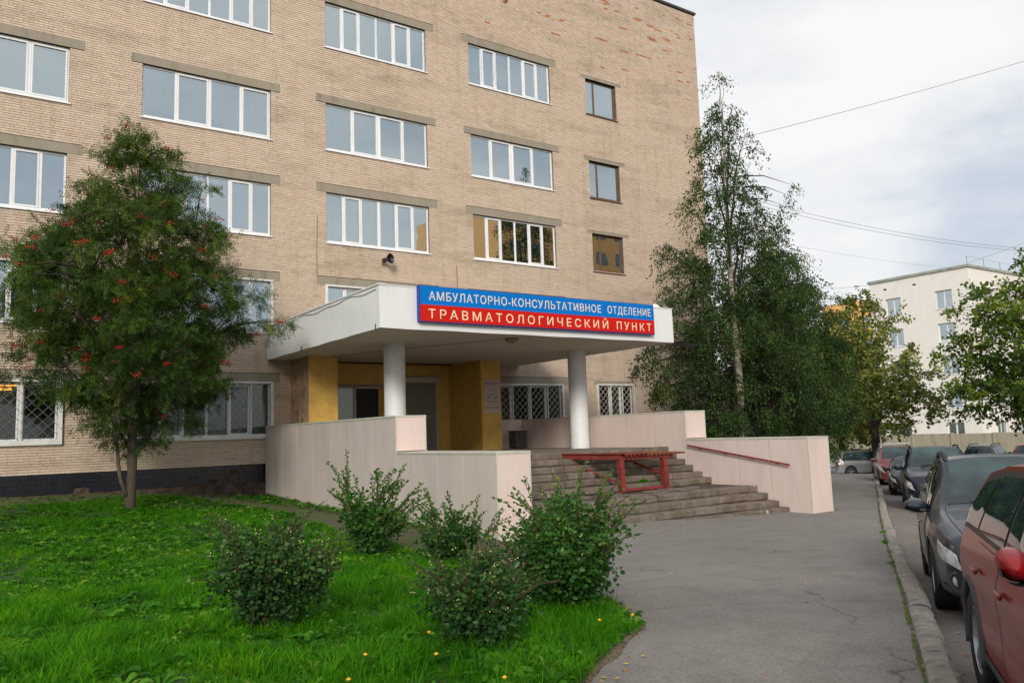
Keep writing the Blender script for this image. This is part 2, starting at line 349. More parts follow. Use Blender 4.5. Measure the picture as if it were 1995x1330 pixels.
    B['farwhite'] = stucco('pale_facade', (.86,.83,.78), .35, (.78,.76,.73)); B['fence'] = stucco('concrete_fence', (.42,.385,.30), .8, (.45,.42,.34))
    B['farglass'] = simple('far_window_glass', (.12,.14,.15), .08, .2, 1, spec=.8)
    B['roofmetal'] = simple('green_grey_roof_metal', (.32,.35,.31), .6, .2, 2); B['ochrewall'] = stucco('ochre_brick_facade', (.85,.47,.17), .3)
    B['wire'] = simple('cable', (.16,.17,.19), .6, .05, 1); B['rooftrim'] = simple('dark_roof_edge', (.05,.04,.035), .6, .2, 3)
    # vehicles
    def paint(n, c, metal=.1, rough=.34):
        m_, nt_, p_ = newmat(n); q = noise(nt_, 2.5, 4, .6); dirt = ramp(nt_, q.outputs['Fac'], [(.35, tuple(k*.86 for k in c)), (.7, c)])
        nt_.links.new(dirt.outputs['Color'], p_.inputs['Base Color']); p_.inputs['Metallic'].default_value = metal; p_.inputs['Roughness'].default_value = rough
        p_.inputs['Coat Weight'].default_value = .32; p_.inputs['Coat Roughness'].default_value = .05; return m_
    B['p_red'] = paint('metallic_red_paint', (.25,.004,.007)); B['p_grey'] = paint('dark_grey_paint', (.020,.026,.034)); B['p_navy'] = paint('navy_paint', (.006,.009,.022))
    B['p_black'] = paint('black_paint', (.014,.014,.018)); B['p_darkred'] = paint('dull_red_paint', (.22,.035,.035)); B['p_silver'] = paint('silver_paint', (.36,.375,.40), .5)
    B['p_olive'] = paint('dark_graphite_paint', (.045,.047,.048)); B['p_redfar'] = paint('rust_red_paint', (.34,.045,.025))
    m, nt, p = newmat('car_glass'); p.inputs['Base Color'].default_value = (.020,.034,.034,1); p.inputs['Roughness'].default_value = .015; p.inputs['IOR'].default_value = 1.6; B['carglass'] = m
    nn = noise(nt, 1.2, 3, .5); rr = ramp(nt, nn.outputs['Fac'], [(.38,(.006,.014,.015)),(.62,(.045,.095,.10))]); nt.links.new(rr.outputs['Color'], p.inputs['Base Color'])  # teal mottling painted into the glass in place of cloud reflections
    B['tyre'] = simple('tyre_rubber', (.018,.018,.019), .85, .2, 20, bmp=.3); B['rim'] = simple('alloy_rim', (.42,.43,.45), .35, .08, 4, metal=.8)
    B['clad'] = simple('grey_plastic_cladding', (.055,.058,.062), .6, .12, 8); B['chrome'] = simple('chrome', (.65,.66,.68), .12, .03, 2, metal=1)
    B['lens'] = simple('headlamp_lens', (.52,.55,.56), .08, .35, 9, coat=1); B['amber'] = simple('amber_lens', (.62,.20,.02), .15, .1, 6); B['redlens'] = simple('red_lens', (.45,.012,.012), .12, .15, 6, coat=1)
    B['plate'] = simple('number_plate', (.70,.70,.68), .5, .05, 3)
mats(); B = BM
# ------------------------------------------------------------ ground, pavement, road
def sheet(name, poly, zf, mat, step=1.0, kind='structure', jitter=0.0):
    pts = []
    n = len(poly)
    for i in range(n):
        a = Vector(poly[i]); b = Vector(poly[(i+1) % n]); k = max(1, int((b-a).length/step))
        for j in range(k): pts.append(a.lerp(b, j/k))
    nb = len(pts)
    xs = [p.x for p in pts]; ys = [p.y for p in pts]
    x = min(xs)+step*.5
    while x < max(xs):
        y = min(ys)+step*.5
        while y < max(ys):
            pts.append(Vector((x+random.uniform(-.2,.2)*step, y+random.uniform(-.2,.2)*step))); y += step
        x += step
    r = geometry.delaunay_2d_cdt(pts, [], [list(range(nb))], 1, 1e-4)
    mb = MB(); mb.v = [(v.x, v.y, zf(v.x, v.y)) for v in r[0]]; mb.f = [tuple(f) for f in r[2]]; mb.m = [0]*len(mb.f)
    o = mb.build(name, mat, smooth=True)
    if kind: o['kind'] = kind
    return o
KA = Vector((-4.93, -23.40)); KD = Vector((0.8494, 0.5277)).normalized(); KN = Vector((-KD.y, KD.x))   # kerb line, towards the building
def kp(s, t): p = KA + KD*s + KN*t; return (p.x, p.y)
def bend(s): return 0.012*max(0, s-4)*1.0 - .0006*max(0, s-4)**2 if s < 24 else 0.0
ground = sheet('ground', [(-260,-260),(700,-260),(700,600),(-260,600)], lambda x, y: G(x, y)-.30, B['farground'], 22)
road = sheet('road', [kp(-26,0.05), kp(46,0.05), kp(46,6), kp(58,30), kp(75,30), kp(75,-30), kp(-26,-30)], lambda x, y: G(x, y)-.155, B['road'], 1.6)
pavement = sheet('pavement', [kp(-26,-.05), kp(46,-.05), kp(46,6), kp(40,24), (8.6,0.2), (-24,.2), (-30,-12), (-38,-44)], lambda x, y: G(x, y), B['asphalt'], 1.2)
LAWN = [(-24,-2.3),(-16,-2.3),(-9.1,-2.45),(-7.0,-1.9),(-5.4,-1.7),(-4.3,-2.5),(-3.75,-3.9),(-3.25,-6.4),(-3.55,-9.2),(-3.85,-11.4),(-3.7,-13.2),(-3.9,-15),(-4.0,-17),(-4.25,-18.8),(-4.62,-20.1),(-5.2,-20.95),(-6.0,-21.5),(-6.8,-22.05),(-7.8,-22.9),(-9.2,-24.1),(-12.5,-26.9),(-20,-33),(-30,-33),(-28,-12)]
path = sheet('path', [(-24,.1),(-1.75,.1),(-1.78,-13.6),(-1.6,-15.2),(-3.2,-15.6),(-4.4,-15.2),(-4.6,-4),(-6,-3.0),(-9,-3.2),(-24,-3.2)], lambda x, y: G(x, y)+.012+.21*sm(-5,-.5,y)*sm(-2.2,-6,x), B['path'], .6)
lawn = sheet('lawn', LAWN, lawn_z, B['soil'], .35)

# kerb stones, one by one
kerb = thing('kerb', 'row of worn pale kerb stones between the pavement and the parked cars', 'kerb', (*kp(0,0), G(*kp(0,0))))
kinv = -Vector(kerb.location)
s = -3.2; ki = 0
while s < 44:
    L = random.choice((.96, .98, 1.0, .99)); 
    if s < 5: sw = .19
    else: sw = .17
    a = kp(s, bend(s)); b = kp(s+L-.025, bend(s+L))
    mb = MB(); ns = 8
    za, zb = G(*a), G(*b); dt = random.uniform(-.012,.012); dz = random.uniform(-.008,.012)
    rough = .0045 if s < 9 else .002
    def KP(u, v):
        q = Vector((a[0]+(b[0]-a[0])*u, a[1]+(b[1]-a[1])*u)); prof = [(0.0,-.05),(0.0,.022),(.03,.042),(.10,.046),(sw-.035,.042),(sw,.02),(sw+.006,-.19)]
        k = v*6; i0 = min(5, int(k)); f = k-i0
        t = prof[i0][0]*(1-f)+prof[i0+1][0]*f; z = prof[i0][1]*(1-f)+prof[i0+1][1]*f
        nx = random.uniform(-1,1)*rough if 1 <= i0 <= 5 else 0
        return (q.x-KN.x*(t+dt+nx), q.y-KN.y*(t+dt+nx), za+(zb-za)*u+z+dz+nx*.8)
    mb.grid(KP, ns, 6)
    o = len(mb.v); 
    mb.f.append(tuple(range(0,7))); mb.m.append(0); mb.f.append(tuple(ns*7+i for i in range(7))[::-1]); mb.m.append(0)
    mb.v = [(p[0]+kinv.x, p[1]+kinv.y, p[2]+kinv.z) for p in mb.v]
    mb.build('kerb_stone', B['kerb'], kerb, fix=True)
    s += L

# ------------------------------------------------------------ the brick building
Hc = .0759; Z0 = -.891; XL, XR, ZT = -24.0, 20.1, 20.62
bld = thing('brick_building', 'tall sand coloured brick hospital block with rows of white framed windows', 'building', (XL, 0, Z0))
BO = Vector(bld.location)
def bp(mb):                                                # shift a builder in world coordinates into the building's frame
    mb.v = [(p[0]-BO.x, p[1]-BO.y, p[2]-BO.z) for p in mb.v]; return mb
T = {1: 2.043, 2: 5.457, 3: 8.80, 4: 12.10, 5: 15.934}
LB = {1: -.03, 2: 3.40, 3: 6.685, 4: 10.06, 5: 13.90}
cols4 = {'A': (-11.83, -7.706), 'B': (-5.693, -1.607), 'C': (.365, 4.491), 'D': (6.467, 10.615), 'Z': (-17.9, -13.8)}
lint4 = {'A': (-12.14, -7.319), 'B': (-6.011, -1.303), 'C': (0, 4.856), 'D': (6.153, 10.959), 'Z': (-18.2, -13.5)}
E5 = {5: (13.904, 15.554), 4: (10.046, 11.747), 3: (6.740, 8.427), 2: (3.42, 5.12), 1: (.07, 1.76)}
openings = []; blocks = []                                # openings: (x0,x1,z0,z1); blocks: also the lintels
for c in cols4:
    for f in T:
        if c == 'C' and f == 1: continue                  # the entrance recess stands here
        z0 = LB[f]; z1 = T[f]-.3045
        openings.append((*cols4[c], z0, z1)); blocks.append((*cols4[c], z0, z1)); blocks.append((*lint4[c], z1, T[f]))
for f in E5:
    x0, x1 = (12.637, 14.459) if f > 1 else (12.60, 14.60)
    openings.append((x0, x1, *E5[f])); blocks.append((x0, x1, *E5[f])); blocks.append((12.384, 14.798, E5[f][1], E5[f][1]+.175))
openings.append((8.33, 8.53, 17.93, 18.62)); blocks.append(openings[-1])
REC = (-.93, 6.45, -.89, 2.487)                           # entrance recess, closed by its own walls
openings.append((.05, 5.60, -.89, 2.487)); blocks.append((-.93, 6.45, -.89, 2.487))
# mortar backing with holes, and a shell behind it
xs = sorted({XL, XR} | {v for o_ in openings for v in o_[:2]}); zs = sorted({Z0, ZT} | {v for o_ in openings for v in o_[2:]})
mb = MB(); YB = .018
for i in range(len(xs)-1):
    for j in range(len(zs)-1):
        cx, cz = (xs[i]+xs[i+1])/2, (zs[j]+zs[j+1])/2
        if any(o_[0] < cx < o_[1] and o_[2] < cz < o_[3] for o_ in openings): continue
        mb.add([(xs[i],YB,zs[j]),(xs[i+1],YB,zs[j]),(xs[i+1],YB,zs[j+1]),(xs[i],YB,zs[j+1])], [(0,1,2,3)])
for (x0, x1, z0, z1) in openings:                         # reveals
    d = .34 if z1 > 2.0 or z1 < 1.8 else .34
    if (x0, x1) == (.05, 5.60): continue
    mb.add([(x0,YB,z0),(x0,d,z0),(x0,d,z1),(x0,YB,z1)], [(0,1,2,3)]); mb.add([(x1,YB,z0),(x1,d,z0),(x1,d,z1),(x1,YB,z1)], [(3,2,1,0)])
    mb.add([(x0,YB,z0),(x1,YB,z0),(x1,d,z0),(x0,d,z0)], [(0,1,2,3)]); mb.add([(x0,YB,z1),(x1,YB,z1),(x1,d,z1),(x0,d,z1)], [(3,2,1,0)])
YD = 14.0
mb.add([(XL,YB,Z0),(XL,YD,Z0),(XL,YD,ZT),(XL,YB,ZT)], [(3,2,1,0)]); mb.add([(XR,YB,Z0-2.6),(XR,YD,Z0-2.6),(XR,YD,ZT),(XR,YB,ZT)], [(0,1,2,3)])
mb.add([(XL,YD,Z0),(XR,YD,Z0),(XR,YD,ZT),(XL,YD,ZT)], [(3,2,1,0)]); mb.add([(XL,YB,ZT-.3),(XR,YB,ZT-.3),(XR,YD,ZT-.3),(XL,YD,ZT-.3)], [(0,1,2,3)])
mb.add([(6.45,YB,-2.9),(XR,YB,-2.9),(XR,YB,Z0),(6.45,YB,Z0)], [(0,1,2,3)])
bp(mb).build('wall', B['mortar'], bld)
# bricks
BRX0, BRX1 = -15.0, XR
def bricks():
    out = []
    nrow = int((ZT-Z0)/Hc)
    for r in range(nrow):
        z0 = Z0+r*Hc; z1 = z0+Hc-.0115; zc = (z0+z1)/2
        head = (r % 6 == 5) or r == 0
        pitch = .1295 if head else .259
        off = (0 if head else (0, .13, .065, .195, .13)[r % 5]) + random.uniform(-.008,.008)
        occ = sorted([(b_[0], b_[1]) for b_ in blocks if b_[2] < zc < b_[3]])
        free = []; x = BRX0
        for a, b in occ:
            if a > x: free.append((x, a))
            x = max(x, b)
        if x < BRX1: free.append((x, BRX1))
        for a, b in free:
            k = math.floor((a-off)/pitch)
            while k*pitch+off < b:
                s0 = max(a, k*pitch+off); s1 = min(b, (k+1)*pitch+off-.0035)
                if s1-s0 > .03: out.append((s0, s1, z0, z1, head, s0 == k*pitch+off and abs(s1-s0-(pitch-.0035)) < 1e-6))
                k += 1
    return out
BR = bricks()
arr = np.array([(b_[0], b_[1], b_[2], b_[3]) for b_ in BR]); full = np.array([b_[5] for b_ in BR]); headf = np.array([b_[4] for b_ in BR])
ctr = np.stack([(arr[:,0]+arr[:,1])/2, np.zeros(len(arr)), (arr[:,2]+arr[:,3])/2], 1)
def tintf(c, n):
    t = np.clip(rng.normal(.55, .105, n), .05, .90)
    x, z = c[:,0], c[:,2]
    def cell(sx, sz, seed):
        return np.modf(np.abs(np.sin(np.floor(x*sx)*12.9898+np.floor(z*sz)*78.233+seed)*43758.5453))[0]
    pk = cell(.9, 1.3, 3.); t = np.where(pk > .9, t-.05, t)
    # spalled red brick patches under the roof at the right
    hi = (z > 15.8) & (x > 8.5)
    q = cell(2.2, 13.2, 9.)*.6+cell(.6, 3.3, 5.)*.4
    lim = .93-.09*np.clip((z-16)/3, 0, 1)
    t = np.where(hi & (q > lim) & (rng.random(n) < .75), rng.uniform(.955, 1, n), t)
    hi2 = (z > 16.5) & (x < 8.5) & (x > -6); t = np.where(hi2 & (q > .955) & (rng.random(n) < .6), .97, t)
    t = np.where((z > 15.2) & (t < .9), t-.12, t)
    t = np.where(rng.random(n) < .004, .93, t)
    return t
tint = tintf(ctr, len(arr))
dist = np.linalg.norm(ctr-np.array(CAM), axis=1)
vis = (ctr[:,0] > -9.25) & full & (ctr[:,0] < -1.9) & (~headf | True)
order = np.argsort(np.where(vis, dist, 1e9))[:300]
single = np.zeros(len(arr), bool); single[order] = True
def boxes(A, dep0, back):                                 # open-backed boxes for many bricks
    n = len(A); V = np.zeros((n, 8, 3)); x0, x1, z0, z1 = A.T
    be = .0012
    V[:,0] = np.stack([x0+be, dep0, z0+be], 1); V[:,1] = np.stack([x1-be, dep0, z0+be], 1); V[:,2] = np.stack([x1-be, dep0, z1-be], 1); V[:,3] = np.stack([x0+be, dep0, z1-be], 1)
    bk = np.full(n, back)
    V[:,4] = np.stack([x0, bk, z0], 1); V[:,5] = np.stack([x1, bk, z0], 1); V[:,6] = np.stack([x1, bk, z1], 1); V[:,7] = np.stack([x0, bk, z1], 1)
    F = np.array([(0,1,2,3),(4,5,1,0),(5,6,2,1),(6,7,3,2),(7,4,0,3)])
    return V.reshape(-1, 3), (F[None]+np.arange(n)[:,None,None]*8).reshape(-1, 4)
A = arr[~single]; dep = rng.uniform(-.003, .003, len(A))
V, F = boxes(A, dep, YB+.002); V -= np.array(BO)
o = np_mesh('bricks', V, F, B['brick'], bld, attr=np.repeat(tint[~single], 5)); o['kind'] = 'stuff'
pool = {}
for i in order:
    key = (bool(headf[i]), int(tint[i]*12))
    x0, x1, z0, z1 = arr[i]; w = x1-x0
    if key not in pool:
        V, F = boxes(np.array([[0, w, 0, z1-z0]]), np.array([random.uniform(-.003,.003)]), YB+.002)
        ob = np_mesh('brick', V, F, B['brick'], bld, attr=[(key[1]+.5)/12]*5); pool[key] = ob.data; 
    else: ob = link(bpy.data.objects.new('brick', pool[key]), bld)
    ob.location = Vector((x0, 0, z0))-BO
# lintels
for c in lint4:
    for f in T:
        if c == 'C' and f == 1: continue
        mb = MB(); mb.box(lint4[c][0], lint4[c][1], -.012+random.uniform(-.003,.003), .30, T[f]-.3045, T[f]-.004); bevel(bp(mb).build('lintel', B['lintel'], bld), .008)
for f in E5:
    mb = MB(); mb.box(12.384, 14.798, -.010, .30, E5[f][1], E5[f][1]+.17); bevel(bp(mb).build('lintel', B['lintel'], bld), .006)
# windows
def window(x0, x1, z0, z1, fr, kind='pvc', inset=.09, curtains=None, sashes=(), sill=True, box_out=0, glass='glass', wide=None, film=(), grille=False):
    """fr: pane boundaries as fractions; everything in world coordinates, origin at the lower left corner"""
    mat = B['pvc'] if kind == 'pvc' else B['oldwood'] if kind == 'wood' else B['whitemetal']
    w0 = thing_part('window', bld, (x0, inset, z0))
    fwid = .065 if kind != 'wood' else .075
    W, H = x1-x0, z1-z0
    mb = MB(); y0, y1 = 0, .06
    mb.box(0, fwid, y0, y1, 0, H); mb.box(W-fwid, W, y0, y1, 0, H); mb.box(fwid, W-fwid, y0, y1, 0, fwid+.03); mb.box(fwid, W-fwid, y0, y1, H-fwid, H)
    bounds = [0]+list(fr)+[1]; mw = .075
    for k, f_ in enumerate(fr):
        m_ = mw if not (wide and k in wide) else wide[k]
        mb.box(f_*W-m_/2, f_*W+m_/2, y0-.004, y1, fwid+.03, H-fwid)
    for k in sashes:
        a = bounds[k]*W+(.04 if k else .055); b = bounds[k+1]*W-(.04 if k < len(bounds)-2 else .055)
        for (p, q, r_, s_) in ((a, a+.05, .085, H-.055), (b-.05, b, .085, H-.055)): mb.box(p, q, -.018, .03, r_, s_)
        mb.box(a+.05, b-.05, -.018, .03, .085, .14); mb.box(a+.05, b-.05, -.018, .03, H-.11, H-.055)
    bevel(mb.build('frame', mat, w0), .006, 1)
    for k in range(len(bounds)-1):
        a = bounds[k]*W+.03; b = bounds[k+1]*W-.03
        mb = MB(); mb.add([(a,.028,.06),(b,.028,.06),(b,.028,H-.05),(a,.028,H-.05)], [(0,1,2,3)]); mb.build('pane', B[glass], w0)
    for k in film:
        mb = MB(); xx = fr[k]*W if k >= 0 else W-.02; mb.box(xx-.028, xx+.02, -.008, -.0045, .22 if k >= 0 else .1, H-.08); mb.build('protective_film', B['film'], w0)
    if curtains:
        if isinstance(curtains, str): curtains = [(0, 1, 0, 1, curtains)]
        for (a, b, c0, c1, nm) in curtains:
            mb = MB(); n = max(8, int((b-a)*W*16)); am = .022 if nm in ('sheer', 'lace', 'lilac') else .0
            mb.grid(lambda u, v: ((a+(b-a)*u)*W, .16+am*math.sin(u*n*1.9+.6*math.sin(u*9)), (c0+(c1-c0)*v)*H), n*3 if am else 2, 2)
            mb.build('blind' if nm == 'blind' else 'curtain', B['cur_'+nm], w0, smooth=True)
    mb = MB(); mb.box(.0, W, .24, .25, 0, H); mb.build('room_back', B['cur_dark'], w0)  # near-black sheet, the room's shade put into its colour
    if sill:
        mb = MB(); e = .045
        mb.add([(-e,-inset-.05,-.02),(W+e,-inset-.05,-.02),(W+e,0,.04),(-e,0,.04),(-e,-inset-.05,-.05),(W+e,-inset-.05,-.05),(W+e,0,-.0),(-e,0,-.0)], [(0,1,2,3),(4,5,1,0),(7,6,5,4),(0,3,7,4),(1,5,6,2)])
        mb.build('sill', mat if kind != 'wood' else B['oldwood'], w0)
    if box_out:
        mb = MB(); t = .075; y = -inset-box_out; e = .05
        mb.box(-e-.02, -e+t, y, -inset-.002, -.04, H+.03); mb.box(W+e-t, W+e+.02, y, -inset-.002, -.04, H+.03)
        mb.box(-e+t, W+e-t, y+.003, -inset-.002, H-.03, H+.03); mb.box(-e+t, W+e-t, y+.003, -inset-.002, -.04, .10)
        mb.build('box_frame', B['whitemetal'], w0)
    if grille:
        mb = MB(); y = -inset-.03; sp = .27
        for sgn in (1, -1):
            c = -H
            while c < W:
                a = (c, 0) if sgn > 0 else (c, H); 
                p0 = Vector((c, 0)); p1 = Vector((c+H, H))
                if p0.x < 0: p0 = Vector((0, -c))
                if p1.x > W: p1 = Vector((W, W-c))
                if p1.x-p0.x > .05:
                    q0, q1 = (p0, p1) if sgn > 0 else (Vector((p0.x, H-p0.y)), Vector((p1.x, H-p1.y)))
                    mb.tube([(q0.x, y-.006*sgn, q0.y), (q1.x, y-.006*sgn, q1.y)], .0095 if grille < 3 else .006, 4, cap=False)
                c += sp
        g = mb.build('grille', B['grille3'] if grille == 3 else B['grille'], w0); g['kind'] = 'stuff'
        for k, f_ in enumerate([0]+list(fr)+[1]):
            mb = MB(); mb.box(f_*W-.016, f_*W+.016, y-.02, y+.01, 0, H); mb.build('grille_bar', B['whitemetal'], w0)
    return w0
def thing_part(name, parent, wloc):
    o = bpy.data.objects.new(name, None); COL.objects.link(o); o.parent = parent; o.location = Vector(wloc)-BO; o.empty_display_size = .1
    return o
B['grille3'] = simple('grey_grille', (.22,.21,.19), .6, .3, 14)
B['grille'] = simple('rusty_white_grille', (.55,.50,.42), .6, .35, 14)
f4 = (.25, .5, .75); f6 = (.155, .333, .5, .667, .845); fa = (.16, .33, .5, .667, .84)
def W4(c, f, *a, **k): return window(*cols4[c], LB[f], T[f]-.3045, *a, **k)
for f in (5, 4, 3, 2): W4('Z', f, f4, sashes=(1, 2), curtains='dim')
W4('A', 5, f4, curtains='dim'); W4('A', 4, f4, sashes=(2, 3), curtains='blind'); W4('A', 3, fa, sashes=(1, 4), curtains=[(0, 1, 0, 1, 'bluegrey')]); W4('A', 2, fa, sashes=(1, 4), curtains='sheer', box_out=.04)
W4('B', 5, f6, sashes=(1, 4), curtains=[(0, .84, 0, 1, 'bluegrey'), (.84, 1, .0, 1, 'sheer')])
W4('B', 4, (.25, .505, .755), sashes=(1, 3), curtains=[(0, .76, 0, 1, 'dim'), (.76, 1, 0, 1, 'bluegrey')], wide={1: .13})
W4('B', 3, f6, sashes=(1, 4), curtains=[(0, .6, 0, 1, 'bluegrey'), (.6, .84, 0, 1, 'dim'), (.84, 1, 0, 1, 'lilac')]); W4('B', 2, f6, sashes=(1, 4), curtains=[(0, .65, 0, 1, 'dim'), (.65, 1, 0, 1, 'bluegrey')], box_out=.04)
W4('C', 5, fa, sashes=(1, 4), curtains='bluegrey', film=(2, -1)); W4('C', 4, (.25, .505, .755), sashes=(1, 2), curtains=[(0, 1, .0, 1, 'dim'), (.80, 1, 0, 1, 'bluegrey')], wide={1: .11})
mb = MB(); mb.add([(.27*4.126,.12,0.1),(.47*4.126,.12,0.1),(.47*4.126,.12,1.4)], [(0,1,2)]); 
tri = mb.build('turquoise_cloth', B['cur_turq'], bld); tri.location = Vector((.365, .09, LB[4]))-BO
mb = MB()
for k in range(60): mb.lathe([(0.0,.0),(.05,.03),(.05,.07),(0,.1)], 6, c=(.52*4.126+random.uniform(0,.9), .12+random.uniform(0,.03), .1+random.uniform(0,.30)))
fl = mb.build('pale_flowers', B['cur_lace'], bld); fl.location = Vector((.365, .09, LB[4]))-BO; fl['kind'] = 'stuff'
W4('C', 3, fa, sashes=(1, 4), curtains=[(0, 1, 0, 1, 'lace')], wide={2: .12}); W4('C', 2, fa, sashes=(1,), curtains='sheer', box_out=.04)
W4('D', 5, fa, sashes=(1, 4), curtains=[(0, .16, .35, 1, 'lace'), (0, 1, 0, 1, 'bluegrey')], film=(0, 1, 2)); W4('D', 4, (.235, .49, .75), sashes=(1, 2), curtains=[(0, .28, 0, 1, 'bluegrey'), (.28, .9, 0, 1, 'dim'), (.9, 1, 0, 1, 'bluegrey')], wide={1: .22})
W4('D', 3, fa, sashes=(1, 4), curtains='dark'); W4('D', 2, fa, sashes=(1, 4), curtains='dim')
window(12.637, 14.459, *E5[5], (.30,), 'wood', .12, [(0, .9, 0, 1, 'bluegrey'), (.9, 1, 0, 1, 'sheer')]); window(12.637, 14.459, *E5[4], (.30,), 'wood', .12, 'dim'); window(12.637, 14.459, *E5[3], (.30,), 'wood', .12, 'dark'); window(12.637, 14.459, *E5[2], (.30,), 'wood', .12, 'dark', glass='glassdark')
W4('Z', 1, f4, curtains='dark', box_out=.09); W4('A', 1, (.27, .52, .765), sashes=(2, 3), curtains=[(0, 1, 0, 1, 'dark')], box_out=.09, grille=3, glass='glassdark')
W4('B', 1, fa, sashes=(1, 4), curtains=[(0, .3, 0, 1, 'green'), (.3, .85, 0, 1, 'dark'), (.85, 1, 0, 1, 'green')], box_out=.07, grille=3, glass='glassdark')
W4('D', 1, (.19, .39, .60, .81), 'metal', sashes=(1, 3), curtains=[(0, 1, 0, 1, 'green'), (.4, .78, 0, 1, 'bluegrey')], box_out=.06, grille=2, glass='glassdark'); window(12.60, 14.60, *E5[1], (.34, .67), 'metal', .09, [(0, 1, 0, 1, 'dark'), (.42, .62, 0, 1, 'bluegrey'), (.66, 1, 0, 1, 'green')], box_out=.05, grille=2, glass='glassdark', sashes=(1,))
# small sills laid with dark metal in the small wood windows
# ceiling lamp seen glowing through the lower left window
m, nt, p = newmat('amber_lamp_glow'); p.inputs['Emission Color'].default_value = (1,.36,.03,1); p.inputs['Emission Strength'].default_value = 2.2; p.inputs['Base Color'].default_value = (.8,.4,.1,1)
mb = MB()
for r_ in range(2):
    for k in range(5-r_): mb.lathe([(0,-.035),(.062,-.025),(.07,0),(.06,.03),(0,.04)], 10, c=(-9.30+k*.115+random.uniform(-.01,.01), .19, 1.62-r_*.11))
bp(mb).build('glowing_lamp', m, bld, smooth=True)
# parapet coping
mb = MB(); mb.box(XL, XR+.07, -.09, .5, ZT, ZT+.11); bp(mb).build('roof_edge', B['rooftrim'], bld)
mb = MB(); mb.box(8.33, 8.53, .2, .21, 17.93, 18.62); bp(mb).build('vent_hole', B['cur_dark'], bld)
mb = MB(); mb.box(8.27, 8.33, -.03, .02, 17.9, 18.6); mb.box(8.33, 8.40, -.04, .02, 17.9, 18.45); bp(mb).build('vent_flap', B['rust'], bld)
# plinth: bare base, glazed tiles with gaps
mb = MB(); n = 60
def pz(x): return lawn_z(x, -.3) - .35
mb.grid(lambda u, v: (XL+(-.93-XL)*u, .05+.02*math.sin(u*300+v*9), (pz(XL+(-.93-XL)*u)*(1-v)+(Z0+.004)*v)), 90, 6)
bp(mb).build('plinth', B['plinth'], bld)
mb = MB(); x = -15
while x < -1.0:
    miss = 1 if x > -4.3 else 0
    for r_ in range(4):
        z1 = Z0-.01-r_*.142; z0 = z1-.134
        pn = math.sin(x*1.9+r_*.8)+math.sin(x*4.7+1.3*r_)*.7+random.uniform(-.35,.35)
        if r_ > 0 and pn > ((2.2 if r_ < 3 else 1.3) if not miss else .75): continue
        if r_ == 0 and miss and pn > .9: continue
        mb.box(x, x+.074, .022+random.uniform(-.002,.002), .06, z0, z1)
    x += .081
o = bp(mb).build('glazed_tiles', B['tile'], bld); o['kind'] = 'stuff'
# entrance recess walls, ochre painted brick: course by course relief
def brickface(name, mat, P, L, H, z0, par, brick=.259, seed=1, mort=None):
    """P(u, z, d): world point at distance u along the face, height z, d proud"""
    mb = MB(); r = 0; z = z0
    while z < z0+H-.02:
        head = r % 6 == 5; pt = brick/2 if head else brick; off = -(0, .13, .065, .195, .13)[r % 5]
        u = off
        while u < L:
            a = max(0, u)+.002; b = min(L, u+pt-.008)
            zt_ = min(z+Hc-.008, z0+H)
            if b-a > .02:
                d = .010+random.uniform(-.002,.002)
                mb.add([P(a,z,d),P(b,z,d),P(b,zt_,d),P(a,zt_,d),P(a,z,0),P(b,z,0),P(b,zt_,0),P(a,zt_,0)], [(0,1,2,3),(4,5,1,0),(5,6,2,1),(6,7,3,2),(7,4,0,3)])
            u += pt
        z += Hc; r += 1
    bp(mb); o = mb.build(name, mat, par, fix=False); o['kind'] = 'stuff'; return o
yF_, yB_ = -1.60, .70; zf = -.754; zS = 2.487
def wallbox(name, x0, x1, y0, y1, z0, z1, mat):
    mb = MB(); mb.box(x0, x1, y0, y1, z0, z1); return bp(mb).build(name, mat, bld)
wallbox('entrance_pier', -.93, .05, yF_, .72, -2.3, zS+.02, B['mortar']); wallbox('entrance_pier', 5.60, 6.45, yF_, .72, -2.3, zS+.02, B['yellow'])
wallbox('entrance_pier_paint', -.93+.004, .054, yF_-.004, .70, zf, zS, B['yellow'])
wallbox('entrance_back_wall', .054, 5.598, yB_, yB_+.1, zf-.1, zS+.02, B['yellow'])
brickface('bricks', B['shadebrick'], lambda u, z, d: (-.934-d, 0-u, z), 1.60, 3.24, -.76, bld)
brickface('painted_bricks', B['yellow'], lambda u, z, d: (-.93+u, yF_-.004-d, z), .984, 3.2, zf, bld)
brickface('painted_bricks', B['yellow'], lambda u, z, d: (5.60+u, yF_-d, z), .85, 3.2, zf, bld)
brickface('painted_bricks', B['yellow'], lambda u, z, d: (5.60-d, yF_+2.3-u, z), 2.3, 3.2, zf, bld)
brickface('painted_bricks', B['yellow'], lambda u, z, d: (.054+d, yF_+u, z), 2.3, 3.2, zf, bld)
brickface('painted_bricks', B['yellow'], lambda u, z, d: (.054+u, yB_-d, z), 5.54, .75, 1.74, bld)
brickface('painted_bricks', B['yellow'], lambda u, z, d: (2.62+u, yB_-d, z), 1.0, 2.5, zf, bld); brickface('painted_bricks', B['yellow'], lambda u, z, d: (5.0+u, yB_-d, z), .6, 2.5, zf, bld)
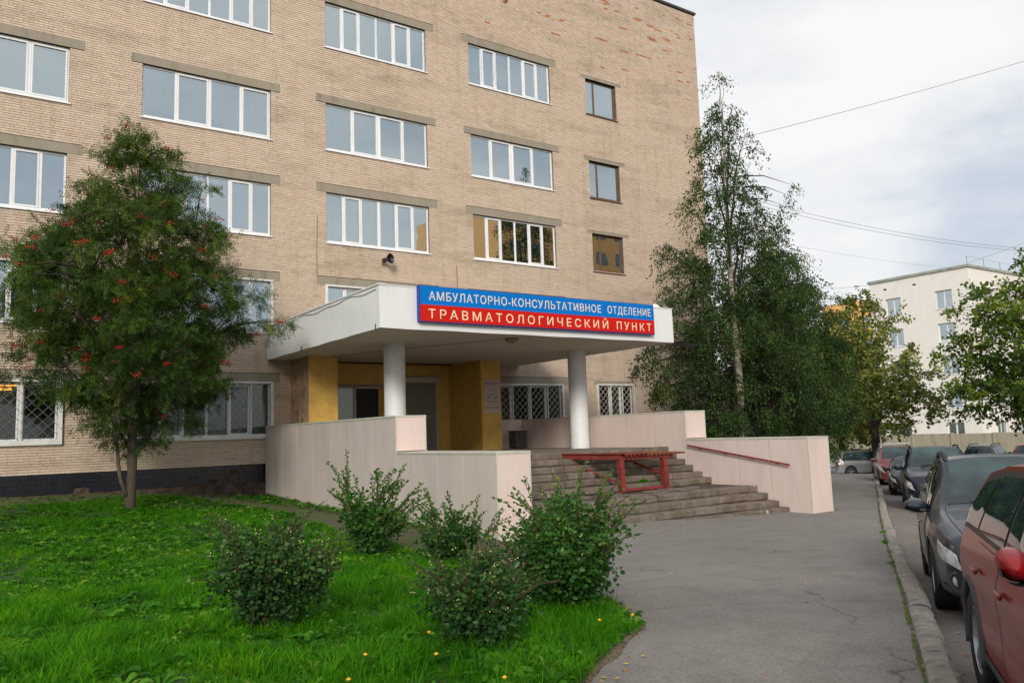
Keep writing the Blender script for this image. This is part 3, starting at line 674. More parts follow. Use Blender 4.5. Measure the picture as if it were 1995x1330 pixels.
# entrance door: left leaf glazed, middle a near-black sheet painted as the unlit hall, right leaf folded
dr = thing_part('entrance_door', bld, (.70, .62, zf)); Hd = 2.42
mb = MB(); mb.box(0, .06, 0, .07, 0, Hd); mb.box(.88, .98, 0, .07, 0, Hd); mb.box(1.88, 1.94, 0, .07, 0, Hd); mb.box(.06, 1.88, 0, .07, Hd-.07, Hd); mb.box(.06, .88, 0, .07, 0, .35); mb.build('frame', B['shutterbox'], dr)
mb = MB(); mb.add([(.06,.03,.35),(.88,.03,.35),(.88,.03,Hd-.07),(.06,.03,Hd-.07)], [(0,1,2,3)]); mb.build('pane', B['glassdark'], dr)
mb = MB(); mb.box(.06, .88, .2, .21, .2, Hd-.07); mb.build('curtain', B['cur_lace'], dr)
mb = MB(); mb.box(.98, 1.88, .072, .078, 0, Hd-.07); mb.build('hall_dark_sheet', B['cur_dark'], dr)
mb = MB(); mb.bar((1.86,-.01,1.2), (2.35,-.62,1.2), .045, 2.36); mb.build('door_leaf', B['yellow'], dr)
wallbox('door_header', .62, 2.75, .60, .69, 1.69, 1.745, B['lintel'])
# roller shutter
rs = thing_part('roller_shutter', bld, (3.42, .60, zf))
mb = MB(); 
for k in range(44): 
    z = k*.0575
    mb.add([(0.06,.03,z),(1.52,.03,z),(1.52,.008,z+.028),(0.06,.008,z+.028),(1.52,.03,z+.055),(0.06,.03,z+.055)], [(0,1,2,3),(3,2,4,5)])
mb.build('slats', B['shutter'], rs); rs.children[0]['kind'] = 'stuff'
mb = MB(); mb.box(0, .06, -.01, .08, 0, 2.55); mb.build('guide_rail', B['shutterbox'], rs); mb = MB(); mb.box(1.52, 1.58, -.01, .08, 0, 2.55); mb.build('guide_rail', B['shutterbox'], rs)
mb = MB(); mb.box(-.04, 1.64, -.16, .08, 2.55, 2.80); bevel(mb.build('shutter_box', B['shutterbox'], rs), .05, 3)

LE = [Vector(q) for q in LAWN[8:26]]
mb = MB(); pts = []
for i in range(len(LE)-1):
    a, b = LE[i], LE[i+1]; k = max(1, int((b-a).length/.12)); d = (b-a).normalized(); nrm = Vector((-d.y, d.x))
    if nrm.dot(Vector((1, -.3))) < 0: nrm = -nrm
    for j in range(k): pts.append((a.lerp(b, j/k), nrm))
n = len(pts)
for i, (p, nr) in enumerate(pts):
    w = .02+.045*abs(math.sin(i*.37))*random.uniform(.4, 1.2)+random.uniform(0, .03); q = p+nr*w; r_ = p-nr*.25
    mb.v += [(r_.x, r_.y, G(r_.x, r_.y)+.022), (p.x+nr.x*w*.5, p.y+nr.y*w*.5, G(p.x, p.y)+.020+random.uniform(-.004,.006)), (q.x, q.y, G(q.x, q.y)+.0025)]
for i in range(n-1):
    o_ = 3*i; mb.f += [(o_, o_+1, o_+4, o_+3), (o_+1, o_+2, o_+5, o_+4)]; mb.m += [0, 0]
le = mb.build('soil_edge', simple('edge_soil', (.13,.095,.058), .95, .6, 20, bmp=.6, bscale=60, coord='P'), smooth=True); le['kind'] = 'structure'
# ------------------------------------------------------------ porch: floor, steps
porch = thing('porch_steps', 'wide flight of worn grey concrete steps leading up to the entrance landing', 'steps', (3.3, -8.5, -2.3))
def lo(mb, T_): mb.v = [(p[0]-T_.x, p[1]-T_.y, p[2]-T_.z) for p in mb.v]; return mb
PO = Vector(porch.location)
SX0, SX1 = -1.034, 7.705
mb = MB(); mb.box(SX0, SX1, -8.45, 0.0, -2.9, zf-.004); mb.box(.05, 5.6, -.01, .7, -2.0, zf-.006); lo(mb, PO).build('porch_floor', B['porch'], porch)
noses = [-8.77, -9.10, -9.42, -9.74, -10.07, -10.41]
zt_ = [zf-.1735*k for k in range(6)]; zl = zf-.1735*6
rows_ = [(y, z, y+.34) for y, z in zip(noses, zt_)] + [(-12.0, zl, -11.62), (-12.33, zl-.1735, -11.98), (-12.66, zl-.347, -12.31), (-12.98, zl-.52, -12.64)]
for ri, (y, z, yb) in enumerate(rows_):
    x = SX0; first = True
    hgt = .155 if ri < 9 else .35
    while x < SX1-.05:
        L = random.uniform(.95, 1.75) if not first else random.uniform(.5, 1.4); first = False
        x1 = min(SX1, x+L); 
        if SX1-x1 < .3: x1 = SX1
        if ri == 9 and x1 < .5: x = x1; continue
        mb = MB(); n = max(4, int((x1-x)/.12)); dz = random.uniform(-.012,.006); dy = random.uniform(-.022,.010); tilt = random.uniform(-.010,.010)
        chip = random.random() < .3
        prof = [(yb, 0), (y+.035, 0), (y+.008, -.008), (y, -.03), (y+.004, -hgt+.01), (y+.03, -hgt-.02)]
        def SP(u, v):
            k = v*5; i0 = min(4, int(k)); f = k-i0
            yy = prof[i0][0]*(1-f)+prof[i0+1][0]*f; zz = prof[i0][1]*(1-f)+prof[i0+1][1]*f
            r_ = (math.sin(u*23+ri*3+x*7)+math.sin(u*11+x))*.5
            a = .035 if chip else .007
            if 1 <= i0+round(f) <= 3: yy += max(0, r_)*a; zz -= max(0, r_)*a
            return (x+.010+(x1-x-.020)*u, yy+dy, z+zz+dz+tilt*u)
        mb.grid(SP, n, 5)
        mb.f.append(tuple(range(6))); mb.m.append(0); mb.f.append(tuple(n*6+i for i in range(6))[::-1]); mb.m.append(0)
        lo(mb, PO).build('step_block', B['step'], porch, fix=True)
        x = x1
# under the steps, and the broken landing
mb = MB()
for (y, z, yb) in rows_: mb.box(SX0, SX1, y+.035, yb+.05, -2.9, z-.035)
mb.box(SX0, SX1, -11.62, -10.05, -2.9, zl-.02); lo(mb, PO).build('step_core', B['plinth'], porch)
mb = MB(); 
for i in range(34):
    cx = SX0+.3+random.random()*8.0; cyy = random.uniform(-11.5, -10.5); n = 6; rr = random.uniform(.18,.42); a0 = random.random()*6
    ring = [(cx+math.cos(a0+k*6.283/n)*rr*random.uniform(.7,1.1), cyy+math.sin(a0+k*6.283/n)*min(rr,.3)*random.uniform(.7,1.1)) for k in range(n)]
    zz = zl-.006+random.uniform(-.008,.008)+i*.0003
    mb.add([(a, b, zz) for a, b in ring]+[(a, b, zz-.03) for a, b in ring], [tuple(range(n))]+[(k, (k+1)%n, (k+1)%n+n, k+n)[::-1] for k in range(n)])
mb.v = [(min(max(p[0], SX0+.01), SX1-.01), min(max(p[1], -11.63), -10.4), p[2]) for p in mb.v]
o = lo(mb, PO).build('broken_paving', B['step'], porch); o['kind'] = 'stuff'
# ------------------------------------------------------------ clad parapet walls
YA, YM, YW = -13.65, -9.495, -.10
ZLO, ZUP = -.527, .312
def parapet(label, x0, x1, inner, tz):
    t = thing('parapet_wall', label, 'parapet', ((x0+x1)/2, YA, tz)); O_ = Vector(t.location)
    fz = lambda x, y: G(x, y)-.02
    mb = MB(); g = .012
    zb = -2.9
    mb.box(x0+g, x1-g, YA+g, YM, zb, ZLO-.02); mb.box(x0+g, x1-g, YM+g, YW, zb, ZUP-.02)
    lo(mb, O_).build('core', B['mortar'], t)
    seams = [-13.65, -12.45, -11.40, -10.35, -9.495, -8.2, -6.9, -5.6, -4.3, -3.0, -1.7, YW]
    for side, xx in ((0, x0), (1, x1)):
        for k in range(len(seams)-1):
            a, b = seams[k]+.006, seams[k+1]-.006
            top = ZLO-.03 if b <= YM+.01 else ZUP-.03
            inn = (side == 1) if inner == 'r' else (side == 0)
            low = min(G(xx, a), G(xx, b))-.06 if not inn else min(-2.6, G(xx, a)-.06)
            if not inn and side == 1: low = -2.50
            dx = random.uniform(-.002,.002)
            mb = MB(); mb.box(min(xx, xx+(g if side == 0 else -g))+dx, max(xx, xx+(g if side == 0 else -g))+dx, a, b, low, top)
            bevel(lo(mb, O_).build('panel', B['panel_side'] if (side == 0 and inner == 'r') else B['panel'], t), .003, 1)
    fl_ = min(G(x0, YA), G(x1, YA))-.03
    for (y, zlo_, zhi) in ((YA, fl_ if inner == 'r' else -2.455, ZLO-.03), (YM, ZLO+.025, ZUP-.03)):
        mb = MB(); mb.box(x0+.012, x1-.012, y-.002, y+g, zlo_, zhi); bevel(lo(mb, O_).build('panel', B['panel'], t), .003, 1)
    # trims: coping and corner angles
    mb = MB(); e = .012
    mb.box(x0-e, x1+e, YA-e, YM-.002, ZLO-.03, ZLO); mb.box(x0-e, x1+e, YM-e, YW, ZUP-.03, ZUP)
    o_ = lo(mb, O_).build('coping', B['panel'], t)
    mb = MB()
    for xx in (x0-e-.003, x1+e-.022):
        mb.box(xx, xx+.025, YA-e-.003, YM, ZLO-.034, ZLO+.004); mb.box(xx, xx+.025, YM-e-.003, YW, ZUP-.034, ZUP+.004)
    for (y, z0_, z1_) in ((YA, fl_, ZLO-.034), (YM, ZLO+.004, ZUP-.034)):
        mb.box(x0-e+.004, x0+.014, y-e, y+.016, z0_, z1_); mb.box(x1-.014, x1+e-.004, y-e, y+.016, z0_, z1_)
        mb.box(x0+.02, x1-.02, y-e-.003, y+.01, z1_, z1_+.036)
    lo(mb, O_).build('edge_trim', B['trim'], t)
    return t
pl_ = parapet('stepped pinkish clad parapet left of the steps, behind the shrubs', -1.82, -1.037, 'r', -2.2)
pr_ = parapet('stepped pinkish clad parapet right of the steps, with a handrail on it', 7.708, 8.568, 'l', -2.4)
mb = MB(); mb.box(6.46, 7.70, -1.16, -.30, zf, .30); PB = thing('back_parapet', 'short pinkish parapet between the ochre pier and the right parapet', 'parapet', (7.1, -.7, zf))
bevel(lo(mb, Vector(PB.location)).build('panel', B['panel'], PB), .004)
mb = MB(); mb.box(6.455, 7.702, -1.172, -.28, .30, .325); lo(mb, Vector(PB.location)).build('coping', B['trim'], PB)
# handrail on the right parapet
hr = thing('handrail', 'thin dark red handrail sloping down along the right parapet', 'handrail', (7.63, -11.4, -.97)); HO = Vector(hr.location)
a = Vector((7.62, -9.62, -.71)); b = Vector((7.62, -13.12, -1.235))
mb = MB(); mb.bar(a, b, .03, .045); lo(mb, HO).build('rail', B['redpaint'], hr)
for u in (.12, .38, .64, .87):
    p = a.lerp(b, u); mb = MB(); mb.bar(p+Vector((0,0,-.02)), p+Vector((.0,-.09,-.04)), .02, .02); mb.bar(p+Vector((0,-.05,-.03)), p+Vector((.09,-.05,-.05)), .02, .02); lo(mb, HO).build('bracket', B['redpaint'], hr)
# ------------------------------------------------------------ canopy on two columns
can = thing('entrance_canopy', 'thick flat white concrete canopy over the entrance on two round columns', 'canopy', (3.34, -4.3, 2.487)); CO = Vector(can.location)
cx0, cx1, cyf, cz0, cz1 = -1.736, 8.416, -8.542, 2.487, 3.56
mb = MB(); nx = 60
def band(p0, p1, flip):
    def P(u, v):
        x = p0[0]+(p1[0]-p0[0])*u; y = p0[1]+(p1[1]-p0[1])*u
        top = cz1+(.010*math.sin(u*37)+.007*math.sin(u*91+1))*(v > .99); bot = (.006*math.sin(u*29+2))*(v < .01)
        wob = .004*math.sin(u*13+v*5)
        nx_, ny_ = (p1[1]-p0[1]), -(p1[0]-p0[0]); l_ = math.hypot(nx_, ny_)
        return (x+nx_/l_*wob, y+ny_/l_*wob, cz0+bot+(top-cz0)*v)
    mb.grid(P, nx, 8)
band((cx0, 0), (cx0, cyf), 0); band((cx0, cyf), (cx1, cyf), 0); band((cx1, cyf), (cx1, 0), 0)
lo(mb, CO).build('fascia', B['whitewall'], can, smooth=False)
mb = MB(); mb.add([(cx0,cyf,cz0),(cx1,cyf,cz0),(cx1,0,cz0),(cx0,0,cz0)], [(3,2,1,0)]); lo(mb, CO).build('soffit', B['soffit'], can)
mb = MB(); mb.add([(cx0,cyf,cz1-.015),(cx1,cyf,cz1-.015),(cx1,0,cz1-.015),(cx0,0,cz1-.015)], [(0,1,2,3)]); lo(mb, CO).build('roof', B['lintel'], can)
mb = MB(); mb.box(cx0-.025, cx0+.2, cyf-.02, -.005, cz1-.006, cz1+.03); mb.box(cx0+.2, cx1+.02, cyf-.012, cyf+.2, cz1-.008, cz1+.016); lo(mb, CO).build('roof_edging', B['whitewall'], can)
mb = MB(); pts = [(cx0-.012, -8.4+k*.2, cz1-.10-.05*math.sin(k*.55)*math.sin(k*.21)) for k in range(42)]; mb.tube(pts, .007, 4); lo(mb, CO).build('cable', B['darkplastic'], can)
for yy in (-8.35, -3.2): mb = MB(); mb.box(cx0-.02, cx0+.03, yy, yy+.02, cz0-.03, cz0+.12); lo(mb, CO).build('drain_stub', B['darkplastic'], can)
mb = MB(); mb.tube([(2.65,-7.75,cz0-.006),(1.4,-5.2,cz0-.006),(.4,-3.0,cz0-.006),(-.2,-1.7,cz0-.006)], .006, 4); lo(mb, CO).build('cable', B['darkplastic'], can)
for xc, yc in ((.22, -5.40), (7.02, -5.40)):
    mb = MB(); mb.lathe([(.315, zf-.02), (.315, zf+.19), (.308, zf+.2), (.308, cz0+.01)], 40, c=(xc, yc, 0)); lo(mb, CO).build('column', B['colpaint'], can, auto=40)
# broken plaster lump at the right end of the canopy
mb = MB(); mb.lathe([(0,0),(.17,0),(.18,.06),(.12,.12),(.05,.15),(0,.145)], 9, c=(7.85,-8.38,cz1-.01)); mb.v = [(p[0]+random.uniform(-.04,.04), 0.35*(p[1]+8.38)-8.38+random.uniform(-.02,.02), p[2]+random.uniform(-.02,.02)) for p in mb.v]; lo(mb, CO).build('crumbling_plaster', B['farwhite'], can)
# sign
sg = thing('entrance_sign', 'long blue and red sign with cream Cyrillic lettering on the canopy front', 'sign', (3.40, -8.70, 2.69)); SO = Vector(sg.location)
sx0, sx1, sz0, sz1, sy = -.70, 7.46, 2.675, 3.60, -8.70; zm = 3.115
mb = MB(); mb.box(sx0, sx1, sy+.012, cyf-.01, sz0, sz1); lo(mb, SO).build('box', B['signside'], sg)
mb = MB(); mb.box(sx0+.02, sx1-.02, sy, sy+.011, zm, sz1-.015); lo(mb, SO).build('blue_face', B['blue'], sg)
mb = MB(); mb.box(sx0+.02, sx1-.02, sy, sy+.011, sz0+.02, zm-.001); lo(mb, SO).build('red_face', B['red'], sg)
def text(name, s, x0, x1, z0, h, y, mat, parent, origin, spacing=1.0, bold=0.0, wsp=1.0):
    cu = bpy.data.curves.new(name, 'FONT'); cu.body = s; cu.size = 1; cu.space_character = spacing; cu.space_word = wsp; cu.extrude = .002; cu.offset = bold; cu.fill_mode = 'BOTH'
    ob = bpy.data.objects.new(name, cu); COL.objects.link(ob)
    dg = bpy.context.evaluated_depsgraph_get(); dg.update(); me = bpy.data.meshes.new_from_object(ob.evaluated_get(dg)); bpy.data.objects.remove(ob)
    co = np.empty(len(me.vertices)*3); me.vertices.foreach_get('co', co); co = co.reshape(-1, 3)
    mn, mxx = co.min(0), co.max(0); capH = .73
    V = np.stack([x0+(co[:,0]-mn[0])/(mxx[0]-mn[0])*(x1-x0), y-co[:,2]*1.0-.001, z0+co[:,1]/capH*h], 1)-np.array(origin)
    me.vertices.foreach_set('co', V.astype(np.float32).ravel()); me.materials.clear(); me.materials.append(mat); me.update()
    return link(bpy.data.objects.new(name, me), parent)
text('lettering', 'АМБУЛАТОРНО-КОНСУЛЬТАТИВНОЕ', -.43, 5.31, 3.235, .225, sy, B['cream'], sg, SO, 1.14, .004)
text('lettering', 'ОТДЕЛЕНИЕ', 5.56, 7.32, 3.235, .225, sy, B['cream'], sg, SO, 1.14, .004)
text('lettering', 'ТРАВМАТОЛОГИЧЕСКИЙ', -.45, 5.56, 2.775, .235, sy, B['cream'], sg, SO, 1.5, .004)
text('lettering', 'ПУНКТ', 5.90, 7.31, 2.775, .235, sy, B['cream'], sg, SO, 1.5, .004)
# notice board on the right ochre pier
nb = thing('notice_board', 'pale notice with opening hours on the ochre pier beside the barred window', 'notice', (6.05, -1.63, .9)); NO = Vector(nb.location)
nx0, nx1, nz0, nz1, ny = 5.70, 6.40, .56, 1.79, -1.63
mb = MB(); mb.box(nx0, nx1, ny, ny+.018, nz0, nz1); bevel(lo(mb, NO).build('plate', B['board'], nb), .004, 1)
text('lettering', 'АЛЬ', nx0+.13, nx0+.33, nz1-.17, .075, ny, B['printblue'], nb, NO, 1, .02); text('lettering', 'МИС', nx0+.34, nx0+.57, nz1-.17, .075, ny, B['printred'], nb, NO, 1, .02)
mb = MB(); mb.lathe([(0,-.003),(.035,-.003),(.035,.0)], 12, axis='y', c=(nx0+.085, ny-.001, nz1-.135)); lo(mb, NO).build('emblem', B['printred'], nb)
for zz_, ww_ in ((.24, .24), (.33, .22), (.375, .20), (.42, .12)):
    mb = MB(); mb.box(6.05-ww_, 6.05+ww_, ny-.002, ny, nz1-zz_-.012, nz1-zz_); lo(mb, NO).build('printed_line', B['printgrey'], nb)
text('lettering', 'Режим работы', nx0+.11, nx1-.11, nz1-.56, .045, ny, B['ink'], nb, NO); text('lettering', '7⁰⁰ - 23⁰⁰', nx0+.13, nx1-.13, nz1-.71, .085, ny, B['ink'], nb, NO, 1, .012)
text('lettering', 'без выходных', nx0+.12, nx1-.12, nz1-.81, .045, ny, B['ink'], nb, NO); text('lettering', 'Контактные телефоны', nx0+.10, nx1-.10, nz1-.96, .03, ny, B['printgrey'], nb, NO)
text('lettering', '374-98-74, 374-98-44', nx0+.06, nx1-.06, nz1-1.05, .05, ny, B['ink'], nb, NO, 1, .01)
# bin
bn = thing('litter_bin', 'dark grey rectangular bin standing in the corner of the landing', 'bin', (6.98, -1.85, zf))
mb = MB(); mb.box(-.24, .24, -.24, .24, .02, .62); bevel(mb.build('body', B['bin'], bn), .03, 3)
mb = MB(); mb.box(-.26, .26, -.26, .26, .60, .66); mb.box(-.17, .17, -.262, -.25, .48, .56); bevel(mb.build('lid', B['bin'], bn), .015, 2)
# canopy lamp
lp = thing('canopy_lamp', 'round yellowed lamp under the front edge of the canopy', 'lamp', (2.72, -7.78, cz0))
mb = MB(); mb.lathe([(.02,0),(.19,0),(.20,-.035),(.175,-.055)], 24); mb.build('base', B['lampbase'], lp, auto=30)
mb = MB(); mb.lathe([(.172,-.05),(.16,-.095),(.11,-.125),(.04,-.137),(0,-.138)], 24); mb.build('diffuser', B['lampglass'], lp, smooth=True)
mb = MB()
for k in range(6): a = k*math.pi/3; mb.tube([(.19*math.cos(a),.19*math.sin(a),-.05),(.15*math.cos(a),.15*math.sin(a),-.11),(.05*math.cos(a),.05*math.sin(a),-.145)], .005, 4)
mb.build('guard', B['lampbase'], lp)
# horn loudspeaker
sp = thing('horn_loudspeaker', 'black horn loudspeaker fixed to the brick wall above the canopy', 'loudspeaker', (2.55, -.02, 6.17)); 
mb = MB(); mb.lathe([(.185,0),(.18,.02),(.135,.09),(.085,.17),(.055,.26),(.05,.28),(0,.28)], 28, axis='y'); mb.lathe([(.185,0),(.175,.012),(.12,.10),(.07,.19),(.04,.24)], 28, axis='y'); mb.lathe([(0,.02),(.032,.03),(.038,.1),(.03,.24)], 14, axis='y')
h = mb.build('horn', B['darkplastic'], sp, auto=40); h.location = (.06, -.46, .06); h.rotation_euler = (R_(-4), 0, R_(22))
mb = MB(); mb.lathe([(0,0),(.075,0),(.085,.02),(.085,.10),(.07,.13),(0,.13)], 18, axis='y'); h = mb.build('driver', B['darkplastic'], sp, auto=40); h.location = (-.03, -.23, .045); h.rotation_euler = (R_(-4), 0, R_(22))
mb = MB(); mb.bar((-.03,-.17,.02), (-.04,.02,-.05), .035, .02); mb.box(-.09, .01, -.005, .02, -.12, .03); mb.build('bracket', B['rust'], sp)
# rusty pipes and cable on the wall
def walltube(name, label, cat, pts, r, mat):
    mb = MB(); p0 = Vector(pts[0]); mb.tube([tuple(Vector(p)-p0) for p in pts], r, 6); o_ = mb.build(name, mat, None); o_.location = p0; return tag(o_, label, cat)
walltube('cable', 'thin rusty cable hanging on the brick wall left of the loudspeaker', 'cable', [(0.02,-.012,7.62),(.025,-.014,7.2),(-.01,-.012,6.4),(.01,-.012,5.46)], .010, B['rust'])
walltube('pipe', 'short thin pipe standing on the canopy against the brick wall', 'pipe', [(5.64,-.02,6.35),(5.645,-.03,5.9),(5.64,-.03,4.6),(5.64,-.03,3.6)], .013, B['rust'])
# air conditioner behind the rowan
ac = thing('air_conditioner', 'pale air conditioner on the wall behind the rowan tree', 'air conditioner', (-7.02, -.16, 1.30))
mb = MB(); mb.box(-.36, .36, -.16, .14, 0, .52); bevel(mb.build('case', B['whitemetal'], ac), .02, 2)
mb = MB(); 
for k in range(9): mb.box(-.31, .13, -.172, -.158, .06+k*.046, .075+k*.046)
mb.build('grille', B['darkplastic'], ac)
mb = MB(); mb.lathe([(0,-.165),(.19,-.165)], 24, axis='y', c=(-.09,0,.26)); mb.build('fan', B['darkplastic'], ac)
mb = MB(); mb.box(-.30, -.26, -.14, .15, -.03, 0); mb.box(.26, .30, -.14, .15, -.03, 0); mb.build('bracket', B['rust'], ac)
# lamp tucked under the canopy on the facade right
wl_ = thing('wall_floodlight', 'small grey floodlight on the brick wall under the canopy edge', 'lamp', (11.3, -.05, 3.30))
mb = MB(); mb.box(-.35, .35, -.26, .0, 0, .07); bevel(mb.build('housing', B['chrome'], wl_), .02, 2); mb = MB(); mb.box(-.03, .03, -.02, .06, -.08, .02); mb.build('bracket', B['darkplastic'], wl_)
# ------------------------------------------------------------ red wooden frame with slatted deck over the steps
rf = thing('wooden_deck_frame', 'dark red timber frame carrying a slatted deck over the steps', 'wooden frame', (4.9, -10.6, zl)); RO = Vector(rf.location)
def rbar(name, a, b, w, h, mat='redpaint', upv=(0,0,1)): mb = MB(); mb.bar(Vector(a)-RO, Vector(b)-RO, w, h, 0, upv); return bevel(mb.build(name, B[mat], rf), .006, 2)
zd = -.885
rbar('post', (4.10,-10.60,zl+.0), (4.03,-10.62,zd-.02), .13, .16, upv=(0,1,0)); rbar('post', (5.68,-10.58,zl+.0), (5.62,-10.60,zd-.02), .15, .16, upv=(0,1,0))
rbar('bottom_rail', (4.16,-10.60,zl+.05), (5.61,-10.58,zl+.05), .06, .075)
rbar('side_beam', (3.50,-8.10,zd+.00), (4.00,-10.72,zd+.00), .075, .13); rbar('side_beam', (5.60,-8.05,zd-.05), (5.66,-10.70,zd-.05), .075, .10)
rbar('cross_beam', (4.05,-10.64,zd-.045), (5.95,-10.62,zd-.045), .07, .09); rbar('deck_board', (3.54,-8.2,zd+.085), (4.02,-10.80,zd+.085), .20, .030)
rbar('brace', (3.66,-8.72,zd-.05), (4.07,-10.52,zl+.22), .045, .05); rbar('brace', (5.62,-8.9,zd-.08), (5.66,-10.52,zl+.38), .05, .075)
for k in range(15):
    x = 4.10+k*.15
    rbar('slat', (x,-8.30,zd+.03+.0*k), (x+.02,-10.80,zd+.03), .070, .048, 'slat' if k > 4 else 'redpaint')
rbar('deck_board', (4.04,-10.74,zd+.062), (4.85,-10.76,zd+.062), .14, .02)
# ------------------------------------------------------------ cables across the sky
def wire(label, a, b, sag, r=.018):
    a = Vector(a); b = Vector(b); mb = MB(); n = 24
    mb.tube([tuple(Vector((0,0,0)).lerp(b-a, k/n)+Vector((0,0,-sag*4*(k/n)*(1-k/n)))) for k in range(n+1)], r, 4, cap=False)
    o_ = mb.build('overhead_cable', B['wire'], None); o_.location = a; return tag(o_, label, 'cable')
wire('uppermost overhead cable rising to the right from behind the birch top', (20.3, 9.5, 15.0), (52.0, -11.5, 24.5), .5, .014)
wire('upper of the two close cables sagging down to the white block roof', (20.3, 8, 15.9), (59.5, 1.5, 12.9), 1.0, .013)
wire('lower of the two close cables sagging down to the white block roof', (20.3, 8, 15.6), (59.5, 1.7, 12.75), 1.0, .013)
wire('faint cable below the close pair, running to the white block', (20.3, 8.5, 13.4), (58.8, 6.5, 12.2), .7, .007)
wire('low slack cable from the birch crown to the left end of the white block roof', (20.3, 8.8, 10.6), (58.8, 11.5, 12.2), 1.6, .012)
wire('short cable rising to the right edge from the white block roof corner', (58.9, 6.0, 12.6), (66.0, -7.0, 17.0), .1, .012)
# ------------------------------------------------------------ background: white block, fence, far buildings
def far_block(name, label, x0, x1, y0, y1, z0, z1, wins, mat, cat='building', group=None):
    """wins: (face, centre along face, zc, w, h, colours); face 'x' looks to -x, 'y' looks to -y"""
    t = thing(name, label, cat, (x0, y0, z0), group=group); O_ = Vector(t.location)
    def facew(face):
        rects = [(c-w/2, c+w/2, zc-h/2, zc+h/2) for f, c, zc, w, h, _ in wins if f == face]
        a0, a1 = (y0, y1) if face == 'x' else (x0, x1)
        us = sorted({a0, a1} | {v for r in rects for v in r[:2]}); vs = sorted({z0, z1} | {v for r in rects for v in r[2:]})
        mb = MB(); P = (lambda u, v, d: (x0+d, u, v)) if face == 'x' else (lambda u, v, d: (u, y0+d, v))
        for i in range(len(us)-1):
            for j in range(len(vs)-1):
                cu, cv = (us[i]+us[i+1])/2, (vs[j]+vs[j+1])/2
                if any(r[0] < cu < r[1] and r[2] < cv < r[3] for r in rects): continue
                mb.add([P(us[i],vs[j],0), P(us[i+1],vs[j],0), P(us[i+1],vs[j+1],0), P(us[i],vs[j+1],0)], [(0,1,2,3)])
        for r in rects:
            for (a, b, c, d) in ((r[0],r[2],r[0],r[3]), (r[1],r[2],r[1],r[3]), (r[0],r[2],r[1],r[2]), (r[0],r[3],r[1],r[3])):
                mb.add([P(a,b,0), P(c,d,0), P(c,d,.32), P(a,b,.32)], [(0,1,2,3)])
        return mb
    mb = facew('x'); lo(mb, O_).build('wall', mat, t); mb = facew('y'); lo(mb, O_).build('wall', mat, t)
    mb = MB(); mb.add([(x1,y0,z0),(x1,y1,z0),(x1,y1,z1),(x1,y0,z1),(x0,y1,z0),(x0,y1,z1)], [(0,1,2,3),(1,4,5,2)]); mb.add([(x0,y0,z1-.02),(x1,y0,z1-.02),(x1,y1,z1-.02),(x0,y1,z1-.02)], [(0,1,2,3)]); lo(mb, O_).build('shell', mat, t)
    for f, c, zc, w, h, colr in wins:
        P = (lambda u, v, d: Vector((x0+d, c+w/2-u, zc-h/2+v))) if f == 'x' else (lambda u, v, d: Vector((c-w/2+u, y0+d, zc-h/2+v)))
        wd = bpy.data.objects.new('window', None); link(wd, t); wd.location = P(0, 0, 0)-O_
        q = lambda u, v, d: tuple(P(u, v, d)-O_-wd.location)
        def rect(mb_, u0, u1, v0, v1, d): mb_.add([q(u0,v0,d), q(u1,v0,d), q(u1,v1,d), q(u0,v1,d)], [(0,1,2,3)])
        def bx(mb_, u0, u1, v0, v1, d0, d1):
            a_ = q(u0,v0,d0); b_ = q(u1,v1,d1); mb_.box(min(a_[0],b_[0]), max(a_[0],b_[0]), min(a_[1],b_[1]), max(a_[1],b_[1]), min(a_[2],b_[2]), max(a_[2],b_[2]))
        k = len(colr); mb = MB(); fr_ = .07
        bx(mb, 0, fr_, 0, h, .18, .26); bx(mb, w-fr_, w, 0, h, .18, .26); bx(mb, fr_, w-fr_, 0, fr_, .18, .26); bx(mb, fr_, w-fr_, h-fr_, h, .18, .26)
        for i in range(1, k): bx(mb, w*i/k-.06, w*i/k+.06, fr_, h-fr_, .175, .26)
        mb.build('frame', B['pvc'], wd)
        for i, cn in enumerate(colr):
            mb = MB(); rect(mb, w*i/k+.05, w*(i+1)/k-.05, fr_, h-fr_, .22); mb.build('pane', B['glass'], wd)
            mb = MB(); rect(mb, w*i/k, w*(i+1)/k, 0, h, .30); mb.build('curtain', B['cur_'+cn] if not cn.startswith('p_') else B[cn], wd)
        mb = MB(); bx(mb, -.05, w+.05, -.06, 0, -.05, .2); mb.build('sill', B['pvc'], wd)
    return t, O_
B['p_yellowcur'] = simple('yellow_curtain', (.55,.45,.08), .9, .1, 3); B['p_redcur'] = simple('crimson_curtain', (.45,.03,.06), .9, .1, 3)
WX, WY, WZ1 = 58.64, 6.03, 12.25; WZ0 = -4.2
zc5 = [9.85, 7.05, 4.25, 1.45, -1.35]; wins = []
ccol = [('sheer','lace'), ('bluegrey','p_yellowcur'), ('amber','p_redcur'), ('green','dark'), ('dim','blind')]
for i, z in enumerate(zc5):
    wins.append(('x', 8.17, z, 1.42, 1.55, ccol[i])); wins.append(('x', 12.65, z, 1.42, 1.55, ('dim','sheer')))
    for x in (62.2, 65.6, 69.0, 72.4, 75.8, 79.2): wins.append(('y', x, z, 1.5 if int(x) % 2 else 1.9, 1.55, random.choice([('dim','sheer'), ('sheer','lace'), ('bluegrey','dim')])))
wb_, WO = far_block('white_apartment_block', 'five storey off-white apartment block behind the concrete fence', WX, WX+38, WY, 14.79, WZ0, WZ1, wins, B['farwhite'])
mb = MB(); mb.box(WX-.12, WX+38, WY-.12, 14.9, WZ1, WZ1+.22); lo(mb, WO).build('roof_edge', B['roofmetal'], wb_)
